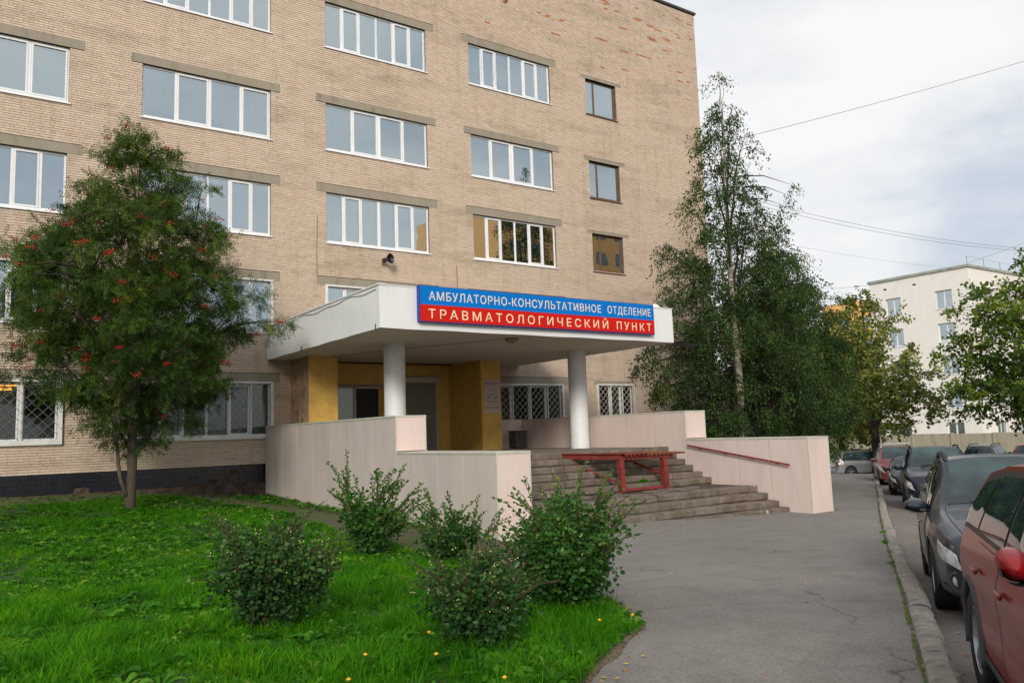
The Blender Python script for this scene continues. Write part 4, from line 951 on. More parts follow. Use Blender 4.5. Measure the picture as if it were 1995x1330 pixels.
for x in range(0, 9):
    mb = MB(); mb.box(WX+.4+x*2.9, WX+.435+x*2.9, WY+.15, WY+.18, WZ1+.2, WZ1+1.0); lo(mb, WO).build('railing_post', B['wire'], wb_)
for z in (.98,): mb = MB(); mb.tube([(WX+.4,WY+.18,WZ1+z),(WX+26,WY+.18,WZ1+z)], .010, 4); lo(mb, WO).build('railing_bar', B['wire'], wb_)
for yv in (10.6, 13.3): mb = MB(); mb.box(WX-.01, WX+.02, yv-.14, yv+.14, 11.45, 11.6); lo(mb, WO).build('vent', B['cur_dark'], wb_)
wins = [('x', 32.5+3.2*k, 1.2+3.0*j, 1.6, 1.5, ('dark',)) for k in range(3) for j in range(5)]
far_block('far_orange_block', 'distant orange brick apartment block glimpsed between the trees', 92, 120, 30, 42, -5, 16.3, wins, B['ochrewall'])
wins = [('y', 62+3.6*k, 2.2+3.0*j, 1.7, 1.5, ('dim',)) for k in range(6) for j in range(4)]
# houses across the street behind the camera, seen mirrored in the windows
t2 = thing('ochre_block_across_street', 'ochre brick block across the street, mirrored in the windows', 'building', (22, -75, -3)); O2 = Vector(t2.location)
mb = MB(); mb.box(39, 90, -65, -46, -3.6, 27); lo(mb, O2).build('wall', B['ochrewall'], t2)
for k in range(16):
    for j in range(9):
        mb = MB(); mb.box(40.5+k*3.2, 42.1+k*3.2, -46.0, -45.93, -1.2+j*3.0, .3+j*3.0); lo(mb, O2).build('window', B['farglass'], t2)
# concrete fence, panel by panel
fn = thing('concrete_fence', 'long grey concrete panel fence in front of the white block', 'fence', (51.6, 5, -3.7)); FO = Vector(fn.location)
y = -22.0; k = 0
while y < 45:
    z1 = -1.33+.0*k+random.uniform(-.03,.03)+.012*(y-0)*(-.2)
    mb = MB(); mb.box(51.62, 51.74, y+.06, y+2.94, -4.6, z1); bevel(lo(mb, FO).build('panel', B['fence'], fn), .02, 1)
    mb = MB(); mb.box(51.54, 51.82, y-.07, y+.07, -4.6, z1+.05); lo(mb, FO).build('post', B['fence'], fn)
    y += 3.0; k += 1
# low far kerb and grass strip
mb = MB(); a = Vector((30.5, 8.0)); b = Vector((51, -3.5))
fk = thing('far_kerb', 'low far kerb crossing behind the parked silver wagon', 'kerb', (40, 3, G(40, 3)))
n = 20
for k in range(n):
    p = Vector((33.5, 13.5)).lerp(Vector((47, -.5)), k/n); q = Vector((33.5, 13.5)).lerp(Vector((47, -.5)), (k+.97)/n); z = G(p.x, p.y)
    mb = MB(); mb.bar(Vector((p.x,p.y,z-.02))-Vector(fk.location), Vector((q.x,q.y,z-.02))-Vector(fk.location), .16, .2); mb.build('kerb_stone', B['kerb'], fk)
# ------------------------------------------------------------ vegetation
def frames(n, dirs, roll=None):
    d = dirs/np.maximum(np.linalg.norm(dirs, axis=1, keepdims=True), 1e-9)
    r = rng.normal(size=(n, 3)) if roll is None else roll
    s = np.cross(d, r); s /= np.maximum(np.linalg.norm(s, axis=1, keepdims=True), 1e-9)
    return d, s, np.cross(s, d)
def leaf_compound(nl=4):                                   # pinnate leaf along +x, leaflets in the xy plane, unit length
    V, F = [], []
    for k in range(nl):
        x = .18+.72*k/(nl-1)
        for sgn in (1, -1):
            L = .26*(1-.25*abs(k/(nl-1)-.4)); dx = .10; w = .062; o = len(V)
            V += [(x,0,0), (x+dx*.5+w, sgn*L*.5, -.02), (x+dx, sgn*L, -.05), (x+dx*.5-w, sgn*L*.5, -.02)]
            F.append((o,o+1,o+2,o+3) if sgn < 0 else (o+3,o+2,o+1,o))
    o = len(V); V += [(.92,0,0),(1.02,.045,-.01),(1.16,0,-.04),(1.02,-.045,-.01)]; F.append((o,o+3,o+2,o+1))
    return np.array(V), np.array(F)
def leaf_simple(w=.36, fold=.08):
    return np.array([(0,0,0),(.35,w*.5,fold),(.35,-w*.5,fold),(.75,w*.42,fold*.8-.05),(.75,-w*.42,fold*.8-.05),(1.0,0,-.10),(.5,0,0)]), np.array([(0,6,1,1),(0,2,6,6),(1,6,5,3),(2,4,5,6)])
def leaf_quad(w=.6): return np.array([(0,0,0),(.45,w*.5,.06),(1,0,-.06),(.45,-w*.5,.06)]), np.array([(0,1,2,3)])
def leaf_palm(w=.9): return np.array([(0,0,0),(.2,w*.5,.02),(.75,w*.42,-.04),(.6,w*.12,0),(1.05,0,-.1),(.6,-w*.12,0),(.75,-w*.42,-.04),(.2,-w*.5,.02)]), np.array([(0,1,2,3),(0,3,4,5),(0,5,6,7)])
def scatter(name, tmpl, P, D, S, tint, mat, parent=None, kind=None, roll=None):
    TV, TF = tmpl; n = len(P); d, s, u = frames(n, D, roll)
    flat = u.copy()
    V = P[:,None,:] + S[:,None,None]*(TV[None,:,0:1]*d[:,None,:] + TV[None,:,1:2]*s[:,None,:] + TV[None,:,2:3]*flat[:,None,:])
    k = TF.shape[1]; nv = len(TV)
    F = TF[None]+(np.arange(n)*nv)[:,None,None]
    tri = (TF[:,2] == TF[:,3]).any() if k == 4 else False
    if tri:
        Ft = []
        for f in TF:
            Ft += [(f[0],f[1],f[2])] if f[2] == f[3] else [(f[0],f[1],f[2]),(f[0],f[2],f[3])]
        F = np.array(Ft)[None]+(np.arange(n)*nv)[:,None,None]; nf = len(Ft)
    else: nf = len(TF)
    o = np_mesh(name, V.reshape(-1,3), F.reshape(-1, F.shape[2]), mat, parent, attr=np.repeat(tint, nf))
    if kind: o['kind'] = kind
    return o
def interp_env(tab, h): return np.interp(h, [a for a, *_ in tab], [b[1] for b in tab])
def tree(name, label, cat, base, trunk, env, ncl, per, tmpl, size, leafmat, barkmat, group=None, droop=.2, spread=.55, shape=1.0, seed=1, limbs=14, limb_lo=.2, berries=None, tlo=0.0, sparse_top=0, twigr=.011, gaps=.0, flat=0.0, top_light=.25, extra=None, depthsq=1.0, low_thin=0.0):
    """trunk: [(x,y,z,r)] local; env: [(h, radius, cx, cy)] crown outline; clusters are spread mostly through the outer volume"""
    rg = np.random.default_rng(seed); t = thing(name, label, cat, base, group=group)
    hs = np.array([e[0] for e in env]); rad = np.array([e[1] for e in env]); cxs = np.array([e[2] for e in env]); cys = np.array([e[3] for e in env])
    # cluster centres
    w = rad**1.6*np.array([1-low_thin*(1-sm(0, 1, (q-hs[0])/(.28*(hs[-1]-hs[0])))) for q in hs]); cdf = np.cumsum((w[1:]+w[:-1])/2*np.diff(hs)); cdf = np.insert(cdf, 0, 0); cdf /= cdf[-1]
    C = []
    tries = 0
    while len(C) < ncl and tries < ncl*30:
        tries += 1
        h = np.interp(rg.random(), cdf, hs); R = np.interp(h, hs, rad); a = rg.random()*2*math.pi
        lobes = 1+.22*math.sin(3*a+h*1.9+seed)+.12*math.sin(5*a-h*2.1)+.10*math.sin(h*3.3+seed*2)
        rr = R*lobes*(rg.random()**.42)
        p = (np.interp(h, hs, cxs)+rr*math.cos(a), np.interp(h, hs, cys)+rr*math.sin(a)*depthsq, h+rg.normal()*.12)
        if gaps and math.sin(p[0]*2.1+seed)*math.sin(p[1]*2.3)*math.sin(p[2]*1.9+1) > 1-gaps: continue
        C.append(p)
    C = np.array(C)
    if extra is not None: C = np.vstack([C, np.array(extra)])
    # trunk and limbs
    tp = [Vector(q[:3]) for q in trunk]; tr_ = [q[3] for q in trunk]
    mb = MB(); mb.tube(tp, tr_, 10); mb.build('trunk', barkmat[0], t, smooth=True)
    def trunk_at(z):
        for i in range(len(tp)-1):
            if tp[i+1].z >= z: u = (z-tp[i].z)/(tp[i+1].z-tp[i].z+1e-9); u = max(0, u); return tp[i].lerp(tp[i+1], u), tr_[i]+(tr_[i+1]-tr_[i])*u
        return tp[-1], tr_[-1]
    H = hs[-1]; nodes = []; mb = MB(); 
    for i in range(limbs):
        z0 = H*(limb_lo+(.80-limb_lo)*i/limbs)+rg.normal()*.1; p0, r0 = trunk_at(z0); a = i*2.4+rg.normal()*.3
        z1 = min(H*.97, z0+H*.16+rg.random()*H*.12); Rr = np.interp(z1, hs, rad)*.72; c = Vector((np.interp(z1, hs, cxs), np.interp(z1, hs, cys), z1))
        p3 = c+Vector((math.cos(a)*Rr, math.sin(a)*Rr*depthsq, 0)); p1 = p0.lerp(p3, .4)+Vector((0,0,.12*(p3-p0).length)); 
        pts = []
        for k in range(9):
            u = k/8; q = p0*(1-u)**2+p1*2*u*(1-u)+p3*u*u; q += Vector(rg.normal(size=3)*.03*(k > 0)); pts.append(q)
        rl = min(r0*.5, .014+.010*(p3-p0).length); mb.tube(pts, [rl*(1-.75*k/8) for k in range(9)], 6)
        nodes += [(q, rl*(1-.75*k/8)) for k, q in enumerate(pts) if k > 1]
    for k in range(14):
        z = H*(.3+.68*k/14); q, r_ = trunk_at(z); nodes.append((q, r_))
    NP = np.array([tuple(q) for q, _ in nodes]); order_ = np.argsort(np.linalg.norm(C-np.array([0,0,H*.4]), axis=1))
    TW = MB(); ends = []
    for ci in order_:
        c = C[ci]; dd = np.linalg.norm(NP-c, axis=1)+np.where(NP[:,2] > c[2]+.3, 3.0, 0); j = int(np.argmin(dd)); q = Vector(NP[j]); e = Vector(c)
        mid = q.lerp(e, .5)+Vector((0,0,.08*(e-q).length)); r0 = min(.028, .006+.012*(e-q).length)
        TW.tube([q, mid, e], [r0, r0*.7, twigr*.5], 4, cap=False)
        if len(NP) < 500: NP = np.vstack([NP, [tuple(mid)], [tuple(e)]])
    mb.build('limbs', barkmat[1], t, smooth=True); o_ = TW.build('twigs', barkmat[1], t); o_['kind'] = 'stuff'
    # leaves on short sprays round each centre
    n = len(C)*per; ci = np.repeat(np.arange(len(C)), per); nsp = 7
    spray_d = rg.normal(size=(len(C), nsp, 3)); spray_d[:,:,2] = spray_d[:,:,2]*.55-droop; spray_d /= np.linalg.norm(spray_d, axis=2, keepdims=True)
    out = C-np.stack([np.interp(C[:,2], hs, cxs), np.interp(C[:,2], hs, cys), C[:,2]], 1); out /= np.maximum(np.linalg.norm(out, axis=1, keepdims=True), .3)
    spray_d += out[:,None,:]*.55; spray_d /= np.linalg.norm(spray_d, axis=2, keepdims=True)
    k = rg.integers(0, nsp, n); u = rg.random(n)**.8
    csz = spread*rg.uniform(.65, 1.25, len(C))
    d = spray_d[ci, k]; P = C[ci]+d*(u*csz[ci])[:,None]+rg.normal(size=(n,3))*.045*spread/.5; P[:,2] -= droop*.5*(u**2)*csz[ci]
    D = d*.6+rg.normal(size=(n,3))*.55; D[:,2] -= .25+droop*.6
    rollv = rg.normal(size=(n,3))*.5; rollv[:,2] += 0; roll = np.cross(D, np.array([0,0,1.])[None])*0+rollv
    roll = rg.normal(size=(n,3))*.75+np.array([0,0,.75])
    S = size*rg.uniform(.65, 1.2, n)
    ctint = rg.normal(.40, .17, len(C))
    hrel = (C[:,2]-hs[0])/(hs[-1]-hs[0]); ctint += top_light*(hrel-.5)  # light from above put into leaf colour, paler towards the crown top
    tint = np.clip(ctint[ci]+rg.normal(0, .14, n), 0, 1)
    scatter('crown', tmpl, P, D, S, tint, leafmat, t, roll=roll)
    if berries:
        nb_, rb_, mt = berries; idx = rg.choice(len(C), nb_)
        V_, F_ = MB(), None
        mb = MB()
        for i in idx:
            c = C[i]+rg.normal(size=3)*spread*.45+out[i]*.25
            for q in range(14):
                p = c+rg.normal(size=3)*np.array([.055,.055,.028]); r_ = rb_
                mb.add([(p[0]+r_,p[1],p[2]),(p[0],p[1]+r_,p[2]),(p[0]-r_,p[1],p[2]),(p[0],p[1]-r_,p[2]),(p[0],p[1],p[2]+r_),(p[0],p[1],p[2]-r_)], [(0,1,4),(1,2,4),(2,3,4),(3,0,4),(1,0,5),(2,1,5),(3,2,5),(0,3,5)])
        o_ = mb.build('berries', mt, t, smooth=True); o_['kind'] = 'stuff'
    return t
LC = leaf_compound(); LS = leaf_simple(); LQ = leaf_quad(); LP = leaf_palm()
B['darkbark2'] = simple('rowan_bark', (.062,.048,.034), .9, .4, 9, bmp=.5, stretch=(3,3,.8))
# rowan on the lawn
bz = lawn_z(-6.48, -3.98)
env = [(1.6,.4,.1,0),(2.0,1.1,.1,0),(2.7,1.75,.1,0),(3.4,2.25,.05,0),(4.2,2.65,.05,.1),(5.1,2.80,.05,.1),(6.2,2.5,.05,.1),(7.0,2.1,.05,.1),(7.9,1.75,.05,.1),(8.7,1.25,.05,.1),(9.4,.7,-.0,.1),(9.9,.1,-.0,.1)]
tree('rowan_tree', 'rowan tree with red berry clusters on the lawn in front of the brick wall', 'tree', (-6.48, -3.98, bz),
     [(0,0,-.15,.16),(.0,0,.15,.13),(.03,0,1.0,.115),(.02,.02,1.9,.11),(.05,.03,3.0,.09),(.03,.05,4.5,.065),(.05,.1,6.5,.04),(.1,.1,9.2,.012)],
     env, 620, 62, LC, .235, B['rowanleaf'], (B['darkbark2'], B['darkbark']), seed=5, limbs=20, limb_lo=.13, berries=(150, .019, B['berry']), spread=.43, droop=.22, gaps=.24, low_thin=.7)
rw = thing('rowan_sucker', 'thin crooked side stem rising beside the rowan trunk', 'tree', (-6.62, -4.03, bz))
mb = MB(); mb.tube([(0.06,0,.35),(-.10,0,.75),(-.16,0,1.15),(-.19,0,1.6),(-.24,.02,1.75),(-.17,.02,1.9),(-.15,.02,2.4),(-.20,0,3.4)], [.055,.05,.045,.045,.06,.045,.04,.02], 8); mb.tube([(-.15,0,1.2),(-.03,0,1.4),(-.03,0,1.7),(-.08,0,2.2)], [.02,.018,.016,.012], 6); mb.build('stem', B['bark'], rw, smooth=True)
# birch at the end of the block and its neighbours
gz = G(13.9, -6.5)
env = [(1.2,1.9,.3,0),(2.5,2.7,.2,0),(4.0,3.0,.1,0),(6.0,2.75,.1,0),(7.6,2.3,.1,0),(9.0,2.0,.1,0),(10.2,1.45,.05,0),(11.4,1.0,-.1,0),(12.4,1.15,0,0),(13.6,.85,-.15,0),(14.6,.62,-.1,0),(15.5,.35,-.05,0),(16.4,.10,.05,0)]
ex = [(-2.6+i*.12, .8, 9.2-i*.05) for i in range(5)]+[(-2.9, .9, 8.6), (-2.75, .9, 8.1), (-2.7, .9, 7.6), (2.0, -.9, 10.9), (2.3,-1.0,11.3), (2.55,-1.1,11.7), (1.8,-.9,10.4), (1.5,-.8,10.0)]+[(-3.0-.12*i, 1.3, 5.6-.1*i) for i in range(6)]+[(-2.6-.1*i, 1.4, 3.9) for i in range(4)]
tree('birch_tree', 'tall slender birch with a pale trunk at the right end of the brick block', 'tree', (13.9, -6.5, gz),
     [(0,0,-.2,.20),(.05,0,2,.17),(0,0,5,.13),(-.1,0,8,.10),(-.05,0,11,.06),(0,0,16.2,.012)], env, 900, 105, LQ, .092, B['birchleaf'], (B['birchbark'], B['darkbark']), seed=11, limbs=22, limb_lo=.12, spread=.62, droop=.9, gaps=.34, extra=ex, top_light=.10)
env = [(1.0,1.5,0,0),(2.5,2.3,0,0),(4.5,2.5,.1,0),(6.5,2.3,.1,0),(8.2,1.9,.1,0),(9.4,1.2,.1,0),(10.4,.7,.1,0),(11.3,.15,.1,0)]
tree('birch_tree', 'second birch, shorter and bushier, right of the pale trunked one', 'tree', (18.0, -5.3, G(18, -5.3)),
     [(0,0,-.2,.15),(.05,0,2,.13),(.1,0,5,.10),(.1,0,9,.05),(.1,0,11.1,.012)], env, 600, 120, LQ, .095, B['birchleaf'], (B['birchbark'], B['darkbark']), seed=23, limbs=18, limb_lo=.12, spread=.70, droop=.8, gaps=.2, top_light=.10)
env = [(1.9,1.6,0,0),(2.6,2.2,0,0),(3.6,2.6,0,0),(5.4,2.6,0,0),(7.0,2.0,0,0),(8.2,1.2,0,0),(9.2,.4,0,0)]
tree('willow_tree', 'low broad dark green tree filling the gap behind the right parapet', 'tree', (21.6, -2.6, G(21.6, -2.6)),
     [(0,0,-.2,.16),(.05,0,2,.13),(.1,0,5,.08),(.1,0,9,.012)], env, 520, 110, LQ, .11, B['birchleaf'], (B['bark'], B['darkbark']), seed=31, limbs=18, limb_lo=.1, spread=.85, droop=.5, gaps=.12, top_light=.25)
env = [(2.3,1.0,0,0),(2.9,2.4,.5,0),(3.8,3.3,.6,0),(5.0,3.4,.3,0),(6.6,3.0,0,0),(8.2,2.5,-.2,0),(9.6,1.9,-.4,0),(10.6,1.2,-.4,0),(11.4,.5,-.2,0)]
ld = atd_ = None
def at_px(px, py, dep):
    return CAM + (fw + rt*((px-997.5)/1572.34) - up*((py-665)/1572.34))*dep
p = at_px(1706, 866, 50); ldx, ldy = p.x, p.y
tree('linden_tree', 'linden with loose yellowing leaves in front of the white block', 'tree', (ldx, ldy, G(ldx, ldy)), [(0,0,-.2,.30),(.05,0,2,.25),(0,0,5,.17),(-.2,0,8,.1),(-.3,0,11.3,.02)],
     env, 210, 62, LP, .19, B['lindenleaf'], (B['darkbark'], B['darkbark']), seed=41, limbs=20, limb_lo=.16, spread=.9, droop=.35, gaps=.6, top_light=.2)
p = at_px(1640, 866, 58)
env = [(1.9,2.2,0,0),(3.0,3.0,0,0),(5,3.4,0,0),(7.5,2.8,0,0),(9.5,1.8,0,0),(11,.5,0,0)]
tree('lime_tree', 'pale green tree half hidden between the willow and the linden', 'tree', (p.x, p.y, G(p.x, p.y)), [(0,0,-.2,.25),(0,0,4,.18),(0,0,10.8,.02)], env, 150, 50, LP, .27, B['lindenleaf'], (B['darkbark'], B['darkbark']), seed=47, limbs=14, limb_lo=.1, spread=1.2, droop=.3, gaps=.2, top_light=.1)
p = at_px(2078, 900, 37)
env = [(2.7,1.2,0,0),(3.3,3.0,0,0),(4.2,4.1,0,0),(5.6,4.3,0,0),(7.1,4.0,0,0),(8.4,3.3,0,0),(9.5,2.2,0,0),(10.4,.5,0,0)]
tree('maple_tree', 'maple with dense green leaves at the right edge, above the parked cars', 'tree', (p.x, p.y, G(p.x, p.y)), [(0,0,-.2,.28),(0,0,3,.22),(0,0,6,.14),(0,0,9.0,.02)],
     env, 420, 80, LP, .155, B['mapleleaf'], (B['darkbark'], B['darkbark']), seed=53, limbs=20, limb_lo=.2, spread=.85, droop=.25, gaps=.25, top_light=.35)
# trees along the far side, only seen between crowns and mirrored in glass
for k, (x, y, h) in enumerate(((31, -37, 13), (39, -36, 16), (49, -38, 14))):
    env = [(2,2.0,0,0),(4,3.4,0,0),(h*.6,3.6,0,0),(h*.85,2.2,0,0),(h,.3,0,0)]
    tree('street_tree', ('low', 'tall', 'middling')[k]+' green tree across the street, mirrored in the windows', 'tree', (x, y, -3.4), [(0,0,-.2,.22),(0,0,4,.15),(0,0,h*.95,.02)], env, 60, 36, LP, .42, B['mapleleaf'], (B['darkbark'], B['darkbark']), seed=60+k, limbs=10, spread=1.4, group='trees across the street')
# ------------------------------------------------------------ shrubs
def shrub(label, px, py, dep, w, h, ncl, per, size, mat, seed, shoots=14, berries=40, up_=.5, offs=(0,0), shoot_len=.5, nx=1.0):
    rg = np.random.default_rng(seed); p = at_px(px, py, dep); x, y = p.x, p.y; z = lawn_z(x, y)
    t = thing('snowberry_shrub', label, 'shrub', (x, y, z), group='snowberry shrubs on the lawn')
    C = []; mb = MB(); ns = max(16, int(ncl/8)); TIP = []
    for k in range(ns):
        az = rg.random()*6.283; out_ = w*(.25+.95*rg.random()**.7); hh = h*(.55+.5*rg.random())*(1-.35*(out_/w)**2*.8); b_ = rg.normal(size=2)*.07
        p0 = Vector((b_[0], b_[1], -.04)); p2 = Vector((math.cos(az)*out_, math.sin(az)*out_, hh)); p1 = Vector((math.cos(az)*out_*.35, math.sin(az)*out_*.35, hh*.62))
        pts = [p0*(1-u)**2+p1*2*u*(1-u)+p2*u*u+Vector(rg.normal(size=3)*.012) for u in np.linspace(0, 1, 8)]
        mb.tube(pts, [.009*(1-.8*i/7)+.0015 for i in range(8)], 5, cap=False); TIP.append((pts[-1], (pts[-1]-pts[-2]).normalized()))
        for j in range(max(4, int(ncl/ns))):
            u = .14+.86*rg.random()**.75; q = p0*(1-u)**2+p1*2*u*(1-u)+p2*u*u; sp0 = .14*w*(1.25-u*.55); C.append(tuple(q+Vector(rg.normal(size=3)*sp0)))
    C = np.array(C); C[:,2] = np.maximum(C[:,2], .05)
    # long thin shoots rising out of the mass
    SP = []; SD = []
    for k in range(shoots):
        b0, d0 = TIP[k % len(TIP)]; b0 = b0 - d0*.12*rg.random(); a = rg.random()*6.283; r = math.hypot(b0.x, b0.y)+.01
        d = (d0*.9+Vector((b0.x/r*.25+math.cos(a)*.45, b0.y/r*.25+math.sin(a)*.45, .55*up_))).normalized(); L = shoot_len*(.5+.7*rg.random())
        e = b0+d*L; m_ = b0.lerp(e, .55)+Vector((0,0,.05*L)); e -= Vector((0,0,.10*L)); mb.tube([b0, m_, e], [.006,.004,.002], 4, cap=False)
        for q in range(int(L/.030)):
            u = q*.030/L; pt = b0.lerp(m_, u/.55) if u < .55 else m_.lerp(e, (u-.55)/.45); SP.append(tuple(pt)); ds = rg.normal(size=3)*.7; ds[2] = abs(ds[2])*.2; SD.append(ds+np.array(d)*.25)
    o_ = mb.build('stems', B['twig'], t); o_['kind'] = 'stuff'
    n = len(C)*per; ci = np.repeat(np.arange(len(C)), per); sp_ = .10*max(.8, w)
    P = C[ci]+rg.normal(size=(n,3))*sp_*np.array([1,1,.75]); P[:,2] = np.maximum(P[:,2], .02)
    D = rg.normal(size=(n,3)); D[:,2] = D[:,2]*.35-.15; D += (P*np.array([1,1,.1]))*.6
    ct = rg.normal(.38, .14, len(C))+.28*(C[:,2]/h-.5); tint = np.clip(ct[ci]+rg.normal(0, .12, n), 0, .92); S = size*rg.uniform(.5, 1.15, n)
    if SP:
        P = np.vstack([P, np.array(SP)]); D = np.vstack([D, np.array(SD)]); S = np.concatenate([S, size*rg.uniform(.45, .85, len(SP))]); tint = np.concatenate([tint, np.clip(rg.normal(.68, .16, len(SP)), 0, 1)])
    roll = rg.normal(size=(len(P),3))*.55; 
    scatter('foliage', LSH, P, D, S, tint, mat, t, roll=np.cross(D, np.array([[0,0,1.]]))+roll*.6)
    mb = MB(); outer = [i for i in range(len(P)) if P[i][2] > h*.35]
    for k in range(berries):
        i = outer[rg.integers(len(outer))]; c = P[i]
        for q in range(rg.integers(1, 4)):
            p_ = c+rg.normal(size=3)*.012; r_ = .0055+.003*rg.random()
            mb.add([(p_[0]+r_,p_[1],p_[2]),(p_[0],p_[1]+r_,p_[2]),(p_[0]-r_,p_[1],p_[2]),(p_[0],p_[1]-r_,p_[2]),(p_[0],p_[1],p_[2]+r_),(p_[0],p_[1],p_[2]-r_)], [(0,1,4),(1,2,4),(2,3,4),(3,0,4),(1,0,5),(2,1,5),(3,2,5),(0,3,5)])
    o_ = mb.build('berries', B['paleberry'], t, smooth=True); o_['kind'] = 'stuff'
    return t
LSH = (np.array([(0,0,0),(.30,.32,.05),(.30,-.32,.05),(.72,.28,.0),(.72,-.28,.0),(1.0,0,-.12),(.5,0,-.02)]), np.array([(0,6,1,1),(0,2,6,6),(1,6,5,3),(2,4,5,6)]))
shrub('dull dark shrub with pale berries, leftmost in the lawn', 530, 1222, 7.35, .44, 1.0, 230, 34, .048, B['shrubleafdull'], 3, 110, 170, shoot_len=.40)
shrub('airy shrub with tall open shoots in front of the plain parapet side', 712, 1088, 13.0, .52, 1.12, 130, 34, .072, B['shrubleaf'], 4, 70, 80, up_=.9, shoot_len=.80)
shrub('small thin shrub close in front of the parapet front corner', 885, 1112, 11.4, .42, .80, 90, 32, .062, B['shrubleaf'], 6, 60, 50, up_=.8, shoot_len=.60)
shrub('shrub in the middle front, between the dull one and the largest', 930, 1262, 6.45, .36, .80, 190, 36, .046, B['shrubleafdull'], 8, 80, 80, up_=.7, shoot_len=.42)
shrub('largest, densest shrub, at the lawn edge in front of the steps', 1108, 1182, 8.15, .56, 1.08, 380, 36, .056, B['shrubleaf'], 9, 130, 80, up_=.75, shoot_len=.46)
# ------------------------------------------------------------ grass and weeds as geometry-node scatter
src = bpy.data.collections.new('scatter_sources')
def tuft(name, n, hmin, hmax, wid, rad, mat, lean=.5, seg=3):
    V = []; F = []; T_ = []
    for k in range(n):
        a = random.random()*6.283; r = rad*random.random()**.5; bx_, by_ = r*math.cos(a), r*math.sin(a); yaw = random.random()*6.283; h = random.uniform(hmin, hmax); l_ = random.uniform(.1, lean)*h; w = wid*random.uniform(.7, 1.2)
        dx, dy = math.cos(yaw), math.sin(yaw); o_ = len(V); tt = random.random()
        for s_ in range(seg+1):
            u = s_/seg; ww = w*(1-u)**.7/2 if s_ < seg else 0.0005; cx_ = bx_+dx*l_*u*u; cy_ = by_+dy*l_*u*u; zz = h*u*(1-.15*u*(l_/h))
            V += [(cx_-dy*ww, cy_+dx*ww, zz), (cx_+dy*ww, cy_-dx*ww, zz)]
        for s_ in range(seg): F.append((o_+2*s_, o_+2*s_+1, o_+2*s_+3, o_+2*s_+2)); T_.append(tt*.35)
    me_o = np_mesh(name, V, F, mat, attr=T_); COL.objects.unlink(me_o); return me_o
def rosette(name, n, L, w, mat, up_=.4):
    V = []; F = []; T_ = []
    for k in range(n):
        a = 6.283*k/n+random.uniform(-.3,.3); l_ = L*random.uniform(.6,1.1); dx, dy = math.cos(a), math.sin(a); o_ = len(V); u0 = random.uniform(.25, up_+.35); tt = random.random()*.35; tw = random.uniform(-.3,.3)
        for s_, (u, ww) in enumerate(((0,.12),(.25,.55),(.5,.75),(.75,1.0),(.92,.6),(1,.05))):
            zz = l_*u0*math.sin(u*2.3)*.75+.004; r = l_*u
            if s_ in (1, 3): ww *= .8
            V += [(dx*r-dy*w*ww/2, dy*r+dx*w*ww/2, zz+tw*ww*w), (dx*r, dy*r, zz-.12*w*ww), (dx*r+dy*w*ww/2, dy*r-dx*w*ww/2, zz-tw*ww*w)]
        for s_ in range(5):
            b_ = o_+3*s_; F += [(b_, b_+1, b_+4, b_+3), (b_+1, b_+2, b_+5, b_+4)]; T_ += [tt, tt]
    me_o = np_mesh(name, V, F, mat, attr=T_); COL.objects.unlink(me_o); return me_o
def gn_scatter(name, base, objs, density, smin, smax, seed, noise_scale=None, tilt=.15, thresh=.45):
    c = bpy.data.collections.new('src_'+name); [c.objects.link(o_) for o_ in objs]
    ng = bpy.data.node_groups.new('scatter_'+name, 'GeometryNodeTree'); ng.interface.new_socket('Geometry', in_out='INPUT', socket_type='NodeSocketGeometry'); ng.interface.new_socket('Geometry', in_out='OUTPUT', socket_type='NodeSocketGeometry')
    N, Lk = ng.nodes, ng.links; gi = N.new('NodeGroupInput'); go = N.new('NodeGroupOutput')
    ds = N.new('GeometryNodeDistributePointsOnFaces'); ds.inputs['Density'].default_value = density; ds.inputs['Seed'].default_value = seed
    ip = N.new('GeometryNodeInstanceOnPoints'); ci = N.new('GeometryNodeCollectionInfo'); ci.inputs['Collection'].default_value = c; ci.inputs['Separate Children'].default_value = True; ci.inputs['Reset Children'].default_value = True
    ip.inputs['Pick Instance'].default_value = True
    ro = N.new('FunctionNodeRandomValue'); ro.data_type = 'FLOAT_VECTOR'; ro.inputs[0].default_value = (-tilt,-tilt,0); ro.inputs[1].default_value = (tilt,tilt,6.283)
    rs_ = N.new('FunctionNodeRandomValue'); rs_.data_type = 'FLOAT'; rs_.inputs[2].default_value = smin; rs_.inputs[3].default_value = smax; rs_.inputs['Seed'].default_value = 5
    Lk.new(gi.outputs[0], ds.inputs['Mesh']); Lk.new(ds.outputs['Points'], ip.inputs['Points']); Lk.new(ci.outputs[0], ip.inputs['Instance']); Lk.new(ro.outputs[0], ip.inputs['Rotation']); 
    if noise_scale:
        nz = N.new('ShaderNodeTexNoise'); nz.inputs['Scale'].default_value = noise_scale; nz.inputs['Detail'].default_value = 2
        mr = N.new('ShaderNodeMapRange'); mr.inputs[1].default_value = thresh-.12; mr.inputs[2].default_value = thresh+.12; mr.inputs[3].default_value = .35; mr.inputs[4].default_value = 1.25
        mu = N.new('ShaderNodeMath'); mu.operation = 'MULTIPLY'; Lk.new(nz.outputs[0], mr.inputs[0]); Lk.new(mr.outputs[0], mu.inputs[0]); Lk.new(rs_.outputs[1], mu.inputs[1]); Lk.new(mu.outputs[0], ip.inputs['Scale'])
    else: Lk.new(rs_.outputs[1], ip.inputs['Scale'])
    Lk.new(ip.outputs[0], go.inputs[0])
    o_ = base; md = o_.modifiers.new('scatter', 'NODES'); md.node_group = ng; return o_
